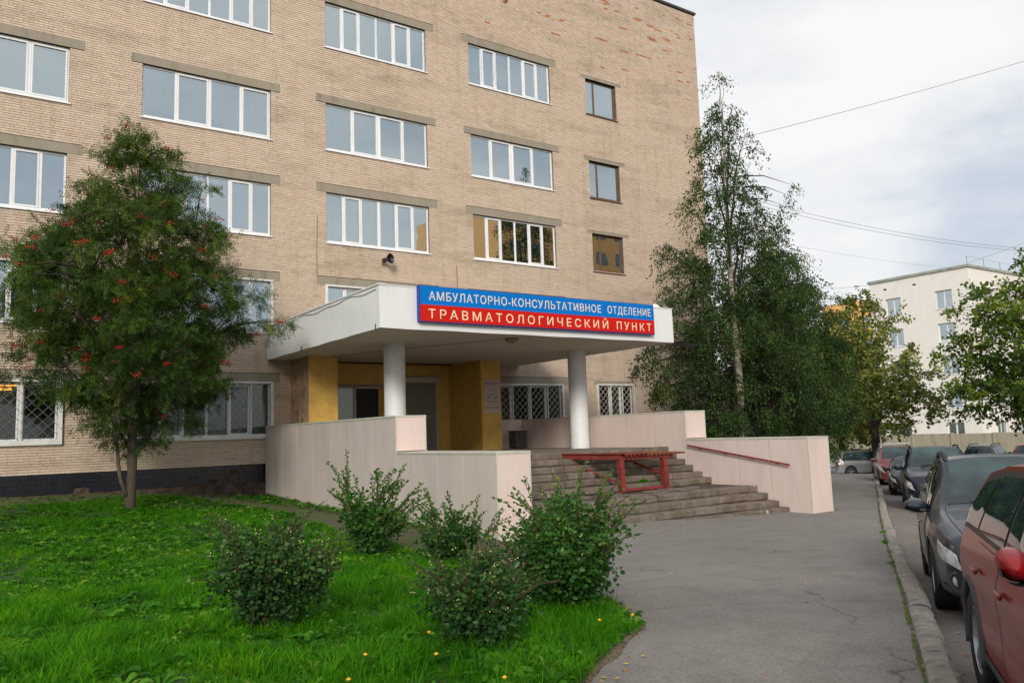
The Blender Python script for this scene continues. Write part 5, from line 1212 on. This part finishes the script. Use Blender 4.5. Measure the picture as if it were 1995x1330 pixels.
tufts = [tuft('tuft', 16, .03, .09, .006, .07, B['grass'], 1.3), tuft('tuft', 12, .05, .14, .006, .05, B['grass'], 1.5), tuft('tuft', 20, .02, .06, .0055, .09, B['grass'], 1.4), tuft('tuft', 14, .04, .12, .0055, .06, B['grass'], 1.1), rosette('clover', 12, .045, .024, B['weed'], .8)]
tall = [tuft('tuft', 12, .10, .24, .0055, .05, B['grass'], 1.3, 4), tuft('tuft', 9, .12, .22, .006, .05, B['grass'], 1.6, 4)]
weeds = [rosette('leaf_rosette', 9, .14, .038, B['weed'], .6), rosette('leaf_rosette', 7, .10, .05, B['weed'], .4), rosette('leaf_rosette', 11, .075, .030, B['weed'], .7)]
near = [(-30,-33),(-20,-33),(-12.5,-26.9),(-9.2,-24.1),(-7.8,-22.9),(-6.8,-22.05),(-6.0,-21.5),(-5.2,-20.95),(-4.62,-20.1),(-4.25,-18.8),(-4.0,-17),(-4.6,-15.5),(-12,-15.5),(-22,-17)]
far_ = [(-24,-2.3),(-16,-2.3),(-9.1,-2.45),(-7.0,-1.9),(-5.4,-1.7),(-4.3,-2.5),(-3.75,-3.9),(-3.25,-6.4),(-3.55,-9.2),(-3.85,-11.4),(-3.7,-13.2),(-3.9,-15),(-4.6,-15.5),(-12,-15.5),(-22,-17)]
# the camera sees a fan of the lawn only: keep the dense growth inside it
def clip_view(poly): return poly
def emitter(name, poly, label):
    o_ = sheet(name, poly, lambda x, y: lawn_z(x, y)-.006, B['soil'], .7, kind=None); tag(o_, label, 'grass', kind='stuff'); return o_
NEARV = [(-12.6,-23.4),(-9.4,-24.4),(-9.2,-24.1),(-7.8,-22.9),(-6.8,-22.05),(-6.0,-21.5),(-5.2,-20.95),(-4.62,-20.1),(-4.25,-18.8),(-4.0,-17),(-4.4,-15.5),(-12,-15.5),(-13,-19)]
gn_scatter('grass_near', emitter('grass', NEARV, 'bright green mown grass covering the near part of the lawn'), tufts, 460, .65, 1.25, 3, 1.1)
gn_scatter('grass_far', emitter('grass', far_, 'short bright grass on the far part of the lawn round the rowan'), tufts, 150, .55, .95, 4, .7)
gn_scatter('tall', emitter('tall_grass', [(-9.0,-23.2),(-7.6,-22.8),(-6.0,-21.45),(-4.7,-20.2),(-4.35,-19.0),(-4.3,-17.4),(-5.6,-17.6),(-5.4,-19.4),(-6.6,-20.4),(-8.6,-21.8)], 'longer tufty grass along the lawn edge by the pavement'), tall, 60, .5, 1.0, 9, 1.6)
gn_scatter('weeds', emitter('lawn_weeds', NEARV, 'broad leaved dandelion and plantain weeds in the near lawn'), weeds, 60, .4, 1.15, 6, .9)
gn_scatter('weeds_far', emitter('lawn_weeds', far_, 'low broad leaved weeds in the far lawn under the rowan'), weeds, 55, .45, 1.0, 8, .9)
o_ = sheet('wall_weeds', [(-14,-.4),(-14,-2.2),(-9,-2.35),(-5,-1.6),(-3.0,-3.5),(-2.2,-3.0),(-2.2,-.3),(-5,-.5)], lambda x, y: G(x, y)+.014+.21*sm(-5,-.5,y)*sm(-2.2,-6,x), B['path'], .7, kind=None); tag(o_, 'sparse weeds on the mossy strip under the plinth', 'weeds', kind='stuff'); gn_scatter('wall_weeds', o_, weeds, 9, .3, 1.1, 21)
gn_scatter('weeds_path', sheet('path_weeds', [(-1.95,-.3),(-1.86,-.3),(-1.86,-13.0),(-2.15,-13.0),(-2.5,-6),(-3.4,-1.0)], lambda x, y: G(x, y)+.016, B['moss'], .5, kind=None), weeds, 26, .5, 1.3, 12); tag(bpy.data.objects['path_weeds'], 'weeds growing along the foot of the left parapet', 'weeds', kind='stuff')
# moss and small weeds along the back of the kerb
mb = MB()
s = -3
while s < 30:
    w = .006+.022*abs(math.sin(s*1.9))*random.random()+.006; L = random.uniform(.06,.22)
    c = kp(s, bend(s)+.01+w/2); ring = []
    for k in range(7): a = k*.898; q = Vector((KD.x*math.cos(a)*L+KN.x*math.sin(a)*w*random.uniform(.6,1.1), KD.y*math.cos(a)*L+KN.y*math.sin(a)*w*random.uniform(.6,1.1))); ring.append((c[0]+q.x, c[1]+q.y))
    z = G(*c); mb.add([(a, b, z+.003) for a, b in ring]+[(c[0], c[1], z+.018)], [(k, (k+1)%7, 7) for k in range(7)]); s += random.uniform(.07,.26)
ms = mb.build('moss', B['moss']); tag(ms, 'yellow green moss in the joint behind the kerb', 'moss', kind='stuff')
mb = MB()
KW = [(8.9,.0),(9.05,0),(9.2,0),(10.9,0),(11.0,0),(6.2,0),(13.5,0)]
pw = MB()
for s_, _ in KW:
    c = kp(s_, bend(s_)+.03); 
    for k in range(60): 
        a = random.random()*6.283; r = random.random()*.055; x, y = c[0]+r*math.cos(a)*1.6, c[1]+r*math.sin(a); h = random.uniform(.015,.05); dx, dy = random.uniform(-.03,.03), random.uniform(-.03,.03); z = G(x, y); w = .006
        pw.add([(x-w,y,z),(x+w,y,z),(x+dx,y+dy,z+h)], [(0,1,2)])
o_ = pw.build('kerb_weeds', B['grass']); tag(o_, 'small green weed tufts sprouting along the kerb joint', 'weeds', kind='stuff')
# weeds in the joints of the steps
pw = MB()
for (x, y, z) in ((-.1,-9.42,zt_[2]+.0),(.3,-9.75,zt_[3]),(-.2,-9.76,zt_[3]),(.1,-10.4,zt_[4]),(4.7,-10.08,zt_[4]),(4.9,-10.1,zt_[4]),(5.3,-10.42,zt_[5]),(5.6,-10.6,zl),(4.9,-10.7,zl),(.5,-10.5,zl),(1.4,-10.55,zl),(2.2,-10.5,zl),(6.2,-10.1,zt_[4])):
    for k in range(60):
        a = random.random()*6.283; r = random.random()*.14; X, Y = x+r*math.cos(a)*1.5, y+.30+r*math.sin(a)*.25; h = random.uniform(.03,.10); w = .012; dx, dy = random.uniform(-.05,.05), random.uniform(-.08,.02)
        pw.add([(X-w,Y,z),(X+w,Y,z),(X+dx+w*.6,Y+dy,z+h),(X+dx-w*.6,Y+dy,z+h)], [(0,1,2,3)])
o_ = pw.build('step_weeds', B['grass']); tag(o_, 'little weeds growing in the joints of the steps', 'weeds', kind='stuff')
# dandelion flowers
for k, (px, py, d_, s_) in enumerate(((1232, 1198, 7.95, 'rightmost, at the tip of the lawn by the asphalt'), (1168, 1208, 7.6, 'below the largest shrub, near the lawn edge'), (836, 1232, 6.9, 'left of the middle front shrub'), (712, 1275, 6.1, 'alone in the grass right of the dull shrub'), (679, 1325, 5.5, 'at the lower edge of the picture, left of the others'), (983, 1320, 5.5, 'low in the grass below the middle front shrub'), (850, 1275, 6.15, 'one of a pair left of the middle shrub foot'))):
    # walk the ray down to the lawn
    r0 = (fw + rt*((px-997.5)/1572.34) - up*((py-665)/1572.34)); dd = 3.0
    while dd < 30:
        q = CAM+r0*dd
        if q.z < lawn_z(q.x, q.y)+.13: break
        dd += .02
    f_ = thing('dandelion_flower', 'yellow dandelion flower '+s_, 'flower', (q.x, q.y, lawn_z(q.x, q.y)), group='dandelion flowers in the lawn')
    mb = MB(); mb.tube([(0,0,-.02),(.005,0,.06),(0,0,.125)], .0022, 5); mb.build('stalk', B['weed'], f_)
    mb = MB(); mb.lathe([(0,.122),(.005,.122),(.015,.132),(.017,.136),(.008,.140),(0,.147)], 12); mb.build('flower_head', B['flower'], f_)
# fallen leaves on the pavement and road
pts = []
for k in range(420):
    q = random.random()
    if q < .30: s_ = random.uniform(-2, 16); p_ = kp(s_, -random.uniform(.18, 1.2)); z = G(*p_)-.15
    elif q < .55: p_ = (random.uniform(-1, 8), -13.2-abs(random.gauss(0, .5))); z = G(*p_)+.004
    elif q < .86: i = random.randrange(16, 23); a = Vector(LAWN[i]); b = Vector(LAWN[i+1]); v = a.lerp(b, random.random()); p_ = (v.x+random.gauss(.10,.13), v.y-random.gauss(.08,.10)); z = max(G(*p_)+.006, 0 if False else G(*p_)+.006)
    else: s_ = random.uniform(-2, 26); p_ = kp(s_, random.uniform(.2, 5)); z = G(*p_)+.004
    if -4.2 > p_[0] and p_[1] > -20.5 and q >= .55: pass
    pts.append((p_[0], p_[1], z+.004))
P = np.array(pts); n = len(P); D = rng.normal(size=(n,3)); D[:,2] *= .15
o_ = scatter('fallen_leaves', LQ, P, D, rng.uniform(.025,.06,n), rng.random(n), B['fallen'], roll=np.tile([[0,0,1.]], (n,1))*1.0+rng.normal(size=(n,3))*.1); tag(o_, 'scattered dry yellow and brown leaves on the asphalt', 'leaves', kind='stuff')
# ------------------------------------------------------------ vehicles
def car(name, label, paint, fx, fy, heading, scale=1.0, L=4.6, W=1.8, H=1.68, wb=2.62, detail=1, kind='suv', rails=True, clad=False, wheel_r=.345, ride=0, hood=1.02, near=False, z=None, group='cars parked along the kerb and across the yard', lens_amber=False, rearlamp=True, rack=False):
    """(fx, fy): where the front axle centre stands; heading: direction of the nose"""
    ax = math.cos(heading); ay = math.sin(heading)
    bx_, by_ = fx-ax*wb*scale/2, fy-ay*wb*scale/2
    zg = G(bx_, by_)-.155 if z is None else z
    zf_ = G(fx, fy)-.155; zr_ = G(fx-ax*wb*scale, fy-ay*wb*scale)-.155
    if z is not None: zf_ = zr_ = z
    t = thing(name, label, 'car', (bx_, by_, (zf_+zr_)/2), heading, group)
    t.rotation_euler = (0, -math.atan2(zf_-zr_, wb*scale), heading); t.scale = (scale,)*3
    xf, xr = wb/2, -wb/2; hL = L/2; off = .06; x0, x1 = xr-(L-wb)*.46, xf+(L-wb)*.54
    hw = W/2; R = wheel_r; ra = R+.055
    roof = H; bh = hood
    if kind == 'suv':
        zc = [(x0,.62),(x0+.03,.98),(x0+.10,1.10),(x0+.28,H*.84),(x0+.50,H*.955),(x0+1.1,H*.995),(xf-1.55,H),(xf-1.05,H*.985),(xf-.30,bh+.09),(xf-.15,bh+.04),(xf+.35,bh-.045),(x1-.20,bh-.15),(x1-.06,bh-.28),(x1,bh-.46)]
    else:
        zc = [(x0,.60),(x0+.04,.90),(x0+.15,1.0),(x0+.55,H*.84),(x0+.95,H*.965),(x0+1.5,H),(xf-1.45,H),(xf-1.05,H*.97),(xf-.18,bh+.05),(xf-.05,bh+.01),(xf+.4,bh-.07),(x1-.20,bh-.19),(x1-.06,bh-.30),(x1,bh-.45)]
    zb = [(x0,.60),(x0+.03,.90),(x0+.15,1.0),(x0+.5,bh+.03),(0,bh-.02),(xf-.35,bh-.03),(xf+.35,bh-.11),(x1-.20,bh-.21),(x1-.06,bh-.33),(x1,bh-.49)]
    pw = [(x0,hw*.70),(x0+.05,hw*.84),(x0+.18,hw*.93),(x0+.5,hw*.985),(0,hw),(xf,hw*.99),(xf+.35,hw*.955),(x1-.22,hw*.87),(x1-.07,hw*.72),(x1,hw*.52)]
    def itp(tab, x): 
        X = [a for a, _ in tab]; Y = [b for _, b in tab]; return float(np.interp(x, X, Y))
    def smo(tab, x, r=.05): return (itp(tab, x-r)+itp(tab, x)*2+itp(tab, x+r))/4 if x0+r < x < x1-r else itp(tab, x)
    zs0 = .24+ride
    def S(x, v, off_=0.0):
        w = smo(pw, x); b = smo(zb, x); c = max(smo(zc, x), b+.006); g = min(1, max(0, (c-b)/.5)); wt = w-.03-g*.235*(W/1.8)-(.10 if g < .3 else .10*(1-(g-.3)/.7))*(1-g)
        ztop = c-(.055*g+.018*(1-g))*(1.0); ztop = max(ztop, b+.003)
        if v < 1:
            zz = zs0+(b-zs0)*v; k = (zz-zs0)/max(.01, b-zs0)
            bulge = -.075*max(0, 1-k/.10)**2-.018*max(0, .32-k)/.32 +.0*k - .040*max(0, (k-.80)/.20)**1.5 + .012*math.exp(-((k-.72)/.10)**2)
            y = w+bulge
            if v <= 0: pass
        elif v < 2:
            u = v-1; y0_ = w-.040; y = y0_+(wt-y0_)*u+.022*math.sin(math.pi*u)*g; zz = b+(ztop-b)*u
        else:
            u = v-2; yy = wt*(1-u); zz = ztop+(c-ztop)*(1-(1-u)**2.6); y = yy
        n_ = Vector((0, 1, 0)) if v < 1 else (Vector((0, .95, .35)) if v < 2 else Vector((0, .1, 1)))
        fz_ = max(0, (x-(x1-.6))/.6); n_ = (n_+Vector((1,0,0))*fz_*1.1).normalized() if off_ else n_
        # wheel arch cut
        if v < 1:
            for xc in (xf, xr):
                dx, dz = x-xc, zz-R
                d_ = math.hypot(dx, dz)
                if d_ < ra and zz < b-.05:
                    if d_ < 1e-4: dz, d_ = 1e-4, 1e-4
                    if dz > -.2: zz = R+math.sqrt(max(0, ra*ra-dx*dx)); 
                    zz = min(zz, b-.04)
        return Vector((x, y, zz))+n_*off_
    st = .04 if detail == 0 else (.03 if not near else .022)
    xs_ = []; x = x0
    while x < x1-1e-6:
        xs_.append(x); d = min(abs(x-x0), abs(x1-x)); x += st*.4 if d < .10 else st
    xs_.append(x1)
    for xc in (xf, xr): xs_ += [xc-ra, xc+ra, xc-ra+.004, xc+ra-.004]
    xs_ = sorted(set(round(q, 4) for q in xs_))
    n1_, n2_, n3_ = (16, 5, 5) if detail else (10, 4, 4)
    vsn = [k/n1_ for k in range(n1_)]+[1+k/n2_ for k in range(n2_)]+[2+k/n3_ for k in range(n3_+1)]
    mb = MB(); nv = len(vsn); full_ = []
    for x in xs_:
        row = [S(x, v) for v in vsn]; ring = [(p.x, p.y, p.z) for p in row]+[(p.x, -p.y, p.z) for p in row[-2::-1]]
        full_.append(ring)
    m_ = len(full_[0])
    for r_ in full_: mb.v += r_
    for i in range(len(full_)-1):
        for j in range(m_-1):
            a = i*m_+j; q = [mb.v[a], mb.v[a+1], mb.v[a+m_+1], mb.v[a+m_]]
            if max(abs(q[0][2]-q[1][2])+abs(q[0][1]-q[1][1]), abs(q[3][2]-q[2][2])+abs(q[3][1]-q[2][1])) < 1e-5: continue
            mb.f.append((a, a+1, a+m_+1, a+m_)); mb.m.append(0)
    half = m_//2
    for e, ring0 in ((0, 0), (1, (len(full_)-1)*m_)):
        for j in range(half):
            a, b_, c_, d_ = ring0+j, ring0+j+1, ring0+m_-2-j, ring0+m_-1-j
            if b_ == c_: mb.f.append((a, b_, d_)) 
            else: mb.f.append((a, b_, c_, d_) if e == 0 else (d_, c_, b_, a))
            mb.m.append(0)
    mb.build('body', paint, t, auto=38, fix=True)
    mb = MB(); mb.box(x0+.15, x1-.15, -hw*.60, hw*.60, .20+ride, .62); 
    for xc in (xf, xr):
        mb.box(xc-ra-.02, xc+ra+.02, -hw+.30, hw-.30, .25, R+ra+.02)
    mb.box(xr+ra+.02, xf-ra-.02, -hw+.10, hw-.10, zs0-.03, zs0+.10); mb.build('underbody', B['darkplastic'], t)
    def patch(name, mat, xa, xb, va, vb, side, nu=10, nv_=6, o_=.004):
        """xa(v), xb(v): limits along the car; va, vb in section parameter"""
        mb = MB(); fa_ = xa if callable(xa) else (lambda v: xa); fb_ = xb if callable(xb) else (lambda v: xb)
        def P(u, w_):
            v = va+(vb-va)*w_; k = w_; x = fa_(k)+(fb_(k)-fa_(k))*u; p = S(x, v, o_); return (p.x, side*p.y, p.z)
        mb.grid(P, nu, nv_); ob = mb.build(name, mat, t, smooth=True, fix=False); return ob
    def topp(name, mat, xa, xb, v0, nu=12, nv_=14, o_=.004):
        mb = MB()
        def P(u, w_):
            q = -1+2*w_; v = 3-(3-v0)*abs(q); x = xa+(xb-xa)*u; p = S(x, min(2.999, v), 0); return (p.x+(.0), math.copysign(p.y, q) if abs(q) > 1e-6 else 0, p.z+o_)
        mb.grid(P, nu, nv_); return mb.build(name, mat, t, smooth=True)
    # glass
    xcowl, xroof = (xf-.31, xf-1.02) if kind == 'suv' else (xf-.20, xf-1.02)
    topp('windscreen', B['carglass'], xroof, xcowl, 2.09, 14, 16)
    topp('rear_window', B['carglass'], x0+.12 if kind == 'suv' else x0+.2, x0+.46 if kind == 'suv' else x0+.9, 2.12, 8, 12)
    ap0, ap1 = xcowl-.10, xroof+.02                       # A pillar bottom and top
    xB = -.08; xC = xr+.28 if kind == 'suv' else xr+.42; xD = x0+.32 if kind == 'suv' else x0+.62
    for sd in (1, -1):
        patch('door_frame', B['darkplastic'], lambda k: xD+.10+.24*k, lambda k: ap0+(ap1-ap0)*k+.03, 1.04, 1.94, sd, 30, 6, .004)
        patch('side_window', B['carglass'], xB+.03, lambda k: ap0+(ap1-ap0)*k, 1.10, 1.86, sd, 12, 5, .008)
        patch('side_window', B['carglass'], lambda k: xC+.06+.06*k, xB-.03, 1.10, 1.86, sd, 12, 5, .008)
        patch('side_window', B['carglass'], lambda k: xD+.16+.20*k, lambda k: xC-.0+.06*k, 1.12, 1.82, sd, 8, 5, .008)
        if detail:
            patch('door', paint, xB+.008, xcowl-.20, .16, .99, sd, 26, 18, .006); patch('door', paint, lambda k: (xr+ra+.03) if False else xC+.10-.0*k+max(0,(.42-k))*.55, xB-.008, .16, .99, sd, 26, 18, .006)
            for hx in (xB+.20, xC+.32):
                p = S(hx, .80, .03); mb = MB(); mb.box(p.x-.09, p.x+.09, min(sd*(p.y-.012), sd*(p.y+.012)), max(sd*(p.y-.012), sd*(p.y+.012)), p.z-.016, p.z+.016); bevel(mb.build('handle', paint if clad else B['chrome'], t), .01, 2)
            sill_ = patch('sill_trim', B['clad'] if clad else B['darkplastic'], xr+ra+.02, xf-ra-.02, .01, .17 if clad else .08, sd, 20, 3, .012)
        if clad or detail:
            for xc in (xf, xr):
                mb = MB(); n = 22; pts = []
                for k in range(n+1):
                    a = math.radians(-12)+math.radians(204)*k/n; X = xc+math.cos(a)*(ra+.015); Z = R+math.sin(a)*(ra+.015); w = smo(pw, min(max(X, x0), x1)); pts.append((X, sd*(w-.008), Z))
                mb.tube(pts, .030 if clad else .016, 6); mb.build('wheel_arch', B['clad'] if clad else paint, t, smooth=True)
        # lamps
        patch('headlight', B['lens'], lambda k: x1-.40-.10*k, lambda k: x1-.06-.06*k, .62, .88, sd, 14, 8, .012)
        if lens_amber: patch('indicator', B['amber'], lambda k: x1-.50-.06*k, lambda k: x1-.40-.06*k, .66, .93, sd, 4, 6, .014)
        patch('tail_light', B['redlens'], lambda k: x0+.03, lambda k: x0+.20+.04*k, .74, .99, sd, 8, 6, .012)
        # mirror
        p = S(xcowl-.42, 1.10, .0); mo = bpy.data.objects.new('mirror', None); link(mo, t); mw = .62 if near and clad else 1.0; mo.location = (p.x+.06, sd*(p.y+.11*mw+.01), p.z+.035); mo.scale = (1, mw, 1.0)
        mb = MB(); nn_ = 14
        def MP(u, w_):
            a = u*2*math.pi; q = max(0., math.cos(w_*math.pi/2))**.62; return (-.075+.17*w_, .128*math.cos(a)*q+.02*w_*sd, .080*math.sin(a)*q+.01*math.cos(a)*sd*q-.01*w_)
        mb.grid(MP, 24, 10); k_ = len(mb.v); mb.build('shell', paint, mo, smooth=True)
        mb = MB(); mb.add([(-.078, .115*math.cos(a)*.9, .066*math.sin(a)) for a in np.linspace(0, 2*math.pi, 20, endpoint=False)], [tuple(range(20))]); mb.build('mirror_glass', B['carglass'], mo)
        mb = MB(); mb.grid(lambda u, w_: (-.08+.15*w_, .118*math.cos(math.pi+u*math.pi), -.012-.070*math.sin(u*math.pi)-.004), 12, 3); mb.build('lower_trim', B['darkplastic'], mo)
        mb = MB(); mb.bar((0.0, -sd*.13, -.06), (.02, -sd*.02, -.045), .07, .035); bevel(mb.build('arm', B['darkplastic'], mo), .01, 1)
        if rails:
            mb = MB(); pts = [(xroof-.05-k*(xroof-x0-.75)/10, 0, 0) for k in range(11)]; P_ = []
            for k, q in enumerate(pts):
                s_ = S(q[0], 1.995); P_.append((q[0], sd*(s_.y-.045), s_.z+(.075 if 0 < k < 10 else .01)))
            mb.tube(P_, [.026 if detail else .03]*11, 8); mb.build('roof_rail', B['darkplastic'] if not rack else B['chrome'], t, smooth=True)
    if rack:
        for xx in (xroof-.25, xroof-1.15): mb = MB(); mb.bar((xx,-.62,H+.09),(xx,.62,H+.09),.05,.03); mb.build('roof_bar', B['chrome'], t)
    # nose: grille, plate, fog lamps, bumper lip
    mb = MB(); wN = itp(pw, x1); zN0, zN1 = bh-.66, bh-.50
    mb.box(x1-.02, x1+.012, -wN*.98, wN*.98, bh-.70, bh-.515); bevel(mb.build('grille', B['darkplastic'], t), .012, 2)
    mb = MB(); 
    for k in range(4): mb.box(x1+.010, x1+.018, -wN*.92, wN*.92, bh-.685+k*.045, bh-.672+k*.045)
    mb.build('grille_bar', B['chrome'], t)
    mb = MB(); mb.box(x1+.003, x1+.018, -.26, .26, .40, .51); mb.build('number_plate', B['plate'], t)
    mb = MB(); mb.box(x1-.02, x1+.01, -wN*.9, wN*.9, .27+ride, .38); mb.build('lower_grille', B['darkplastic'], t)
    mb = MB(); mb.box(x0-.016, x0+.01, -.26, .26, .68, .79); mb.build('number_plate', B['plate'], t)
    mb = MB(); mb.box(x0-.02, x0+.2, -hw*.72, hw*.72, .30+ride, .50); bevel(mb.build('rear_bumper', B['clad'] if clad else paint, t), .04, 3)
    for sd in (1, -1):
        if detail:
            if near: pass
            patch('bumper_corner', B['clad'] if (clad or kind == 'suv') else paint, x1-.50, x1-.02, .02, .20, sd, 14, 5, .012)
            p = S(x1-.17, .30, .0); mb = MB(); mb.lathe([(.085,0),(.095,.03),(.07,.035),(.065,.012),(0,.012)], 20, axis='x'); h = mb.build('fog_lamp', B['clad'], t, auto=30); h.location = (p.x+.005, sd*(p.y-.045), .40+ride*.5); h.rotation_euler = (0, 0, sd*R_(38))
            mb = MB(); mb.lathe([(.062,.0),(.05,.018),(0,.022)], 20, axis='x'); h2 = mb.build('fog_lens', B['lens'], t, smooth=True); h2.location = (p.x+.014, sd*(p.y-.040), .40+ride*.5); h2.rotation_euler = (0, 0, sd*R_(38))
    # bonnet shut line, wipers
    if detail:
        for sd in (1, -1):
            mb = MB(); mb.tube([tuple(Vector((S(x, 2.06).x, sd*S(x, 2.06).y, S(x, 2.06).z+.001))) for x in np.linspace(xcowl+.05, x1-.10, 22)], .0045, 4); mb.build('shut_line', B['darkplastic'], t)
        mb = MB(); 
        for (ya, yb_) in ((.62, .02), (.05, -.55)):
            a = S(xcowl-.01, 2.2); z_ = smo(zc, xcowl); mb.tube([(xcowl+.02, ya*.2+yb_*.8, z_+.012), (xcowl-.05, ya, z_+.035)], .011, 5)
        mb.build('wiper', B['darkplastic'], t)
    # wheels
    for xc in (xf, xr):
        for sd in (1, -1):
            w0 = bpy.data.objects.new('wheel', None); link(w0, t); w0.location = (xc, sd*(hw-.125), R)
            mb = MB(); mb.lathe([(R*.66,-.105),(R*.90,-.112),(R*.975,-.10),(R,-.075),(R*1.003,0),(R,.075),(R*.975,.10),(R*.90,.112),(R*.66,.105)], 36 if detail else 20, axis='y'); mb.build('tyre', B['tyre'], w0, auto=50)
            mb = MB(); r1 = R*.665; yo = sd*.10
            mb.lathe([(r1,-.10*sd),(r1,yo),(r1*.93,yo),(r1*.90,yo*.55),(r1*.88,-.02*sd)], 32 if detail else 18, axis='y')
            ns_ = 5
            for k in range(ns_):
                a = k*2*math.pi/ns_+.3
                for da in ((-.16, .16) if detail else (0,)):
                    c0, s0 = math.cos(a+da*.45), math.sin(a+da*.45); c1, s1 = math.cos(a+da), math.sin(a+da)
                    mb.bar((c0*.05, yo*.78, s0*.05), (c1*r1*.93, yo*.80, s1*r1*.93), .030 if detail else .06, .030, 0, (0, 1, 0))
            mb.lathe([(0,yo*.95),(.045,yo*.9),(.05,yo*.6)], 14, axis='y'); mb.build('rim', B['rim'], w0, auto=40)
            mb = MB(); mb.lathe([(0,-.01*sd),(r1*.9,-.01*sd)], 20, axis='y'); mb.build('brake_disc', B['darkplastic'], w0)
    return t
HK = math.atan2(KD.y, KD.x)                               # along the kerb, away from the camera
def ground_px(px, py, off):
    r0 = (fw + rt*((px-997.5)/1572.34) - up*((py-665)/1572.34)); dd = 3.0
    while dd < 90:
        q = CAM+r0*dd
        if q.z < G(q.x, q.y)+off: break
        dd += .02
    return q
hb = HK+math.pi                                           # nose towards the camera
def place_side(px, py, halfw, hd):                        # from the seen contact of the front kerb-side wheel to the axle centre
    q = ground_px(px, py, -.155); n_ = Vector((-math.sin(hd), math.cos(hd))); s_ = -1 if (n_.dot(KN) > 0) else 1
    return q.x+n_.x*s_*halfw, q.y+n_.y*s_*halfw
# 1 red crossover, right edge; its rear kerb-side wheel stands at the lower edge of the picture
hd = hb+R_(1.5)
q = ground_px(1925, 1352, -.155); nv_ = Vector((-KN.x, -KN.y))
rx, ry = q.x+nv_.x*.86, q.y+nv_.y*.86; ax, ay = math.cos(hd), math.sin(hd)
car('red_crossover', 'glossy dark red crossover cut by the right edge, nearest of the parked cars', B['p_red'], rx+ax*2.70, ry+ay*2.70, hd, 1.0, 4.55, 1.84, 1.60, 2.70, 1, rails=False, clad=True, wheel_r=.35, hood=1.06, near=True)
fx, fy = place_side(1838, 1184, .80, hb); car('dark_grey_car', 'dark grey estate car with roof rails behind the red crossover', B['p_grey'], fx, fy, hb+R_(-1), 1.0, 4.56, 1.78, 1.61, 2.615, 1, hood=.985, near=True)
fx, fy = place_side(1772, 991, .84, hb); car('navy_suv', 'dark navy SUV with orange indicators, third in the row at the kerb', B['p_navy'], fx, fy, hb+R_(-1), 1.02, 4.8, 1.90, 1.78, 2.86, 1, hood=1.12, lens_amber=True, wheel_r=.36)
fx, fy = place_side(1740, 963, .76, hb); car('black_hatchback', 'black low car squeezed between the navy SUV and the dull red one', B['p_black'], fx, fy, hb, 1.0, 4.2, 1.70, 1.46, 2.5, 0, kind='car', rails=False, hood=.92, wheel_r=.31)
fx, fy = place_side(1718, 944, .80, hb); car('dull_red_suv', 'dull red SUV with a roof rack, farthest car at the kerb', B['p_darkred'], fx, fy, hb+R_(3), 1.05, 4.45, 1.80, 1.72, 2.62, 0, hood=1.05, rack=True)
p = at_px(1725, 918, 51); car('silver_estate', 'silver estate car seen from the side beyond the end of the kerb', B['p_silver'], p.x, p.y, -R_(32), 1.0, 4.6, 1.78, 1.66, 2.615, 0, z=-3.62, hood=1.0)
q = at_px(1645, 905, 58); car('black_saloon', 'black car with its nose to the left, beside the pink parapet edge', B['p_black'], q.x, q.y, R_(195), 1.0, 4.3, 1.76, 1.45, 2.6, 0, kind='car', rails=False, z=-3.78, hood=.93, wheel_r=.32)
q = at_px(1940, 900, 50); car('graphite_suv', 'dark graphite SUV seen from behind in the yard by the concrete fence', B['p_olive'], q.x, q.y, R_(10), 1.0, 4.75, 1.86, 1.74, 2.8, 0, z=-3.52, hood=1.08)
q = at_px(2025, 902, 49); car('rust_red_suv', 'rust red SUV at the right edge by the concrete fence', B['p_redfar'], q.x, q.y, R_(15), 1.0, 4.75, 1.88, 1.76, 2.8, 0, z=-3.52, hood=1.08, rails=False)
q = at_px(1835, 905, 46); car('dark_estate', 'dark estate whose roof rails show above the navy SUV', B['p_olive'], q.x, q.y, R_(5), 1.0, 4.7, 1.84, 1.72, 2.7, 0, z=-3.50, hood=1.05)
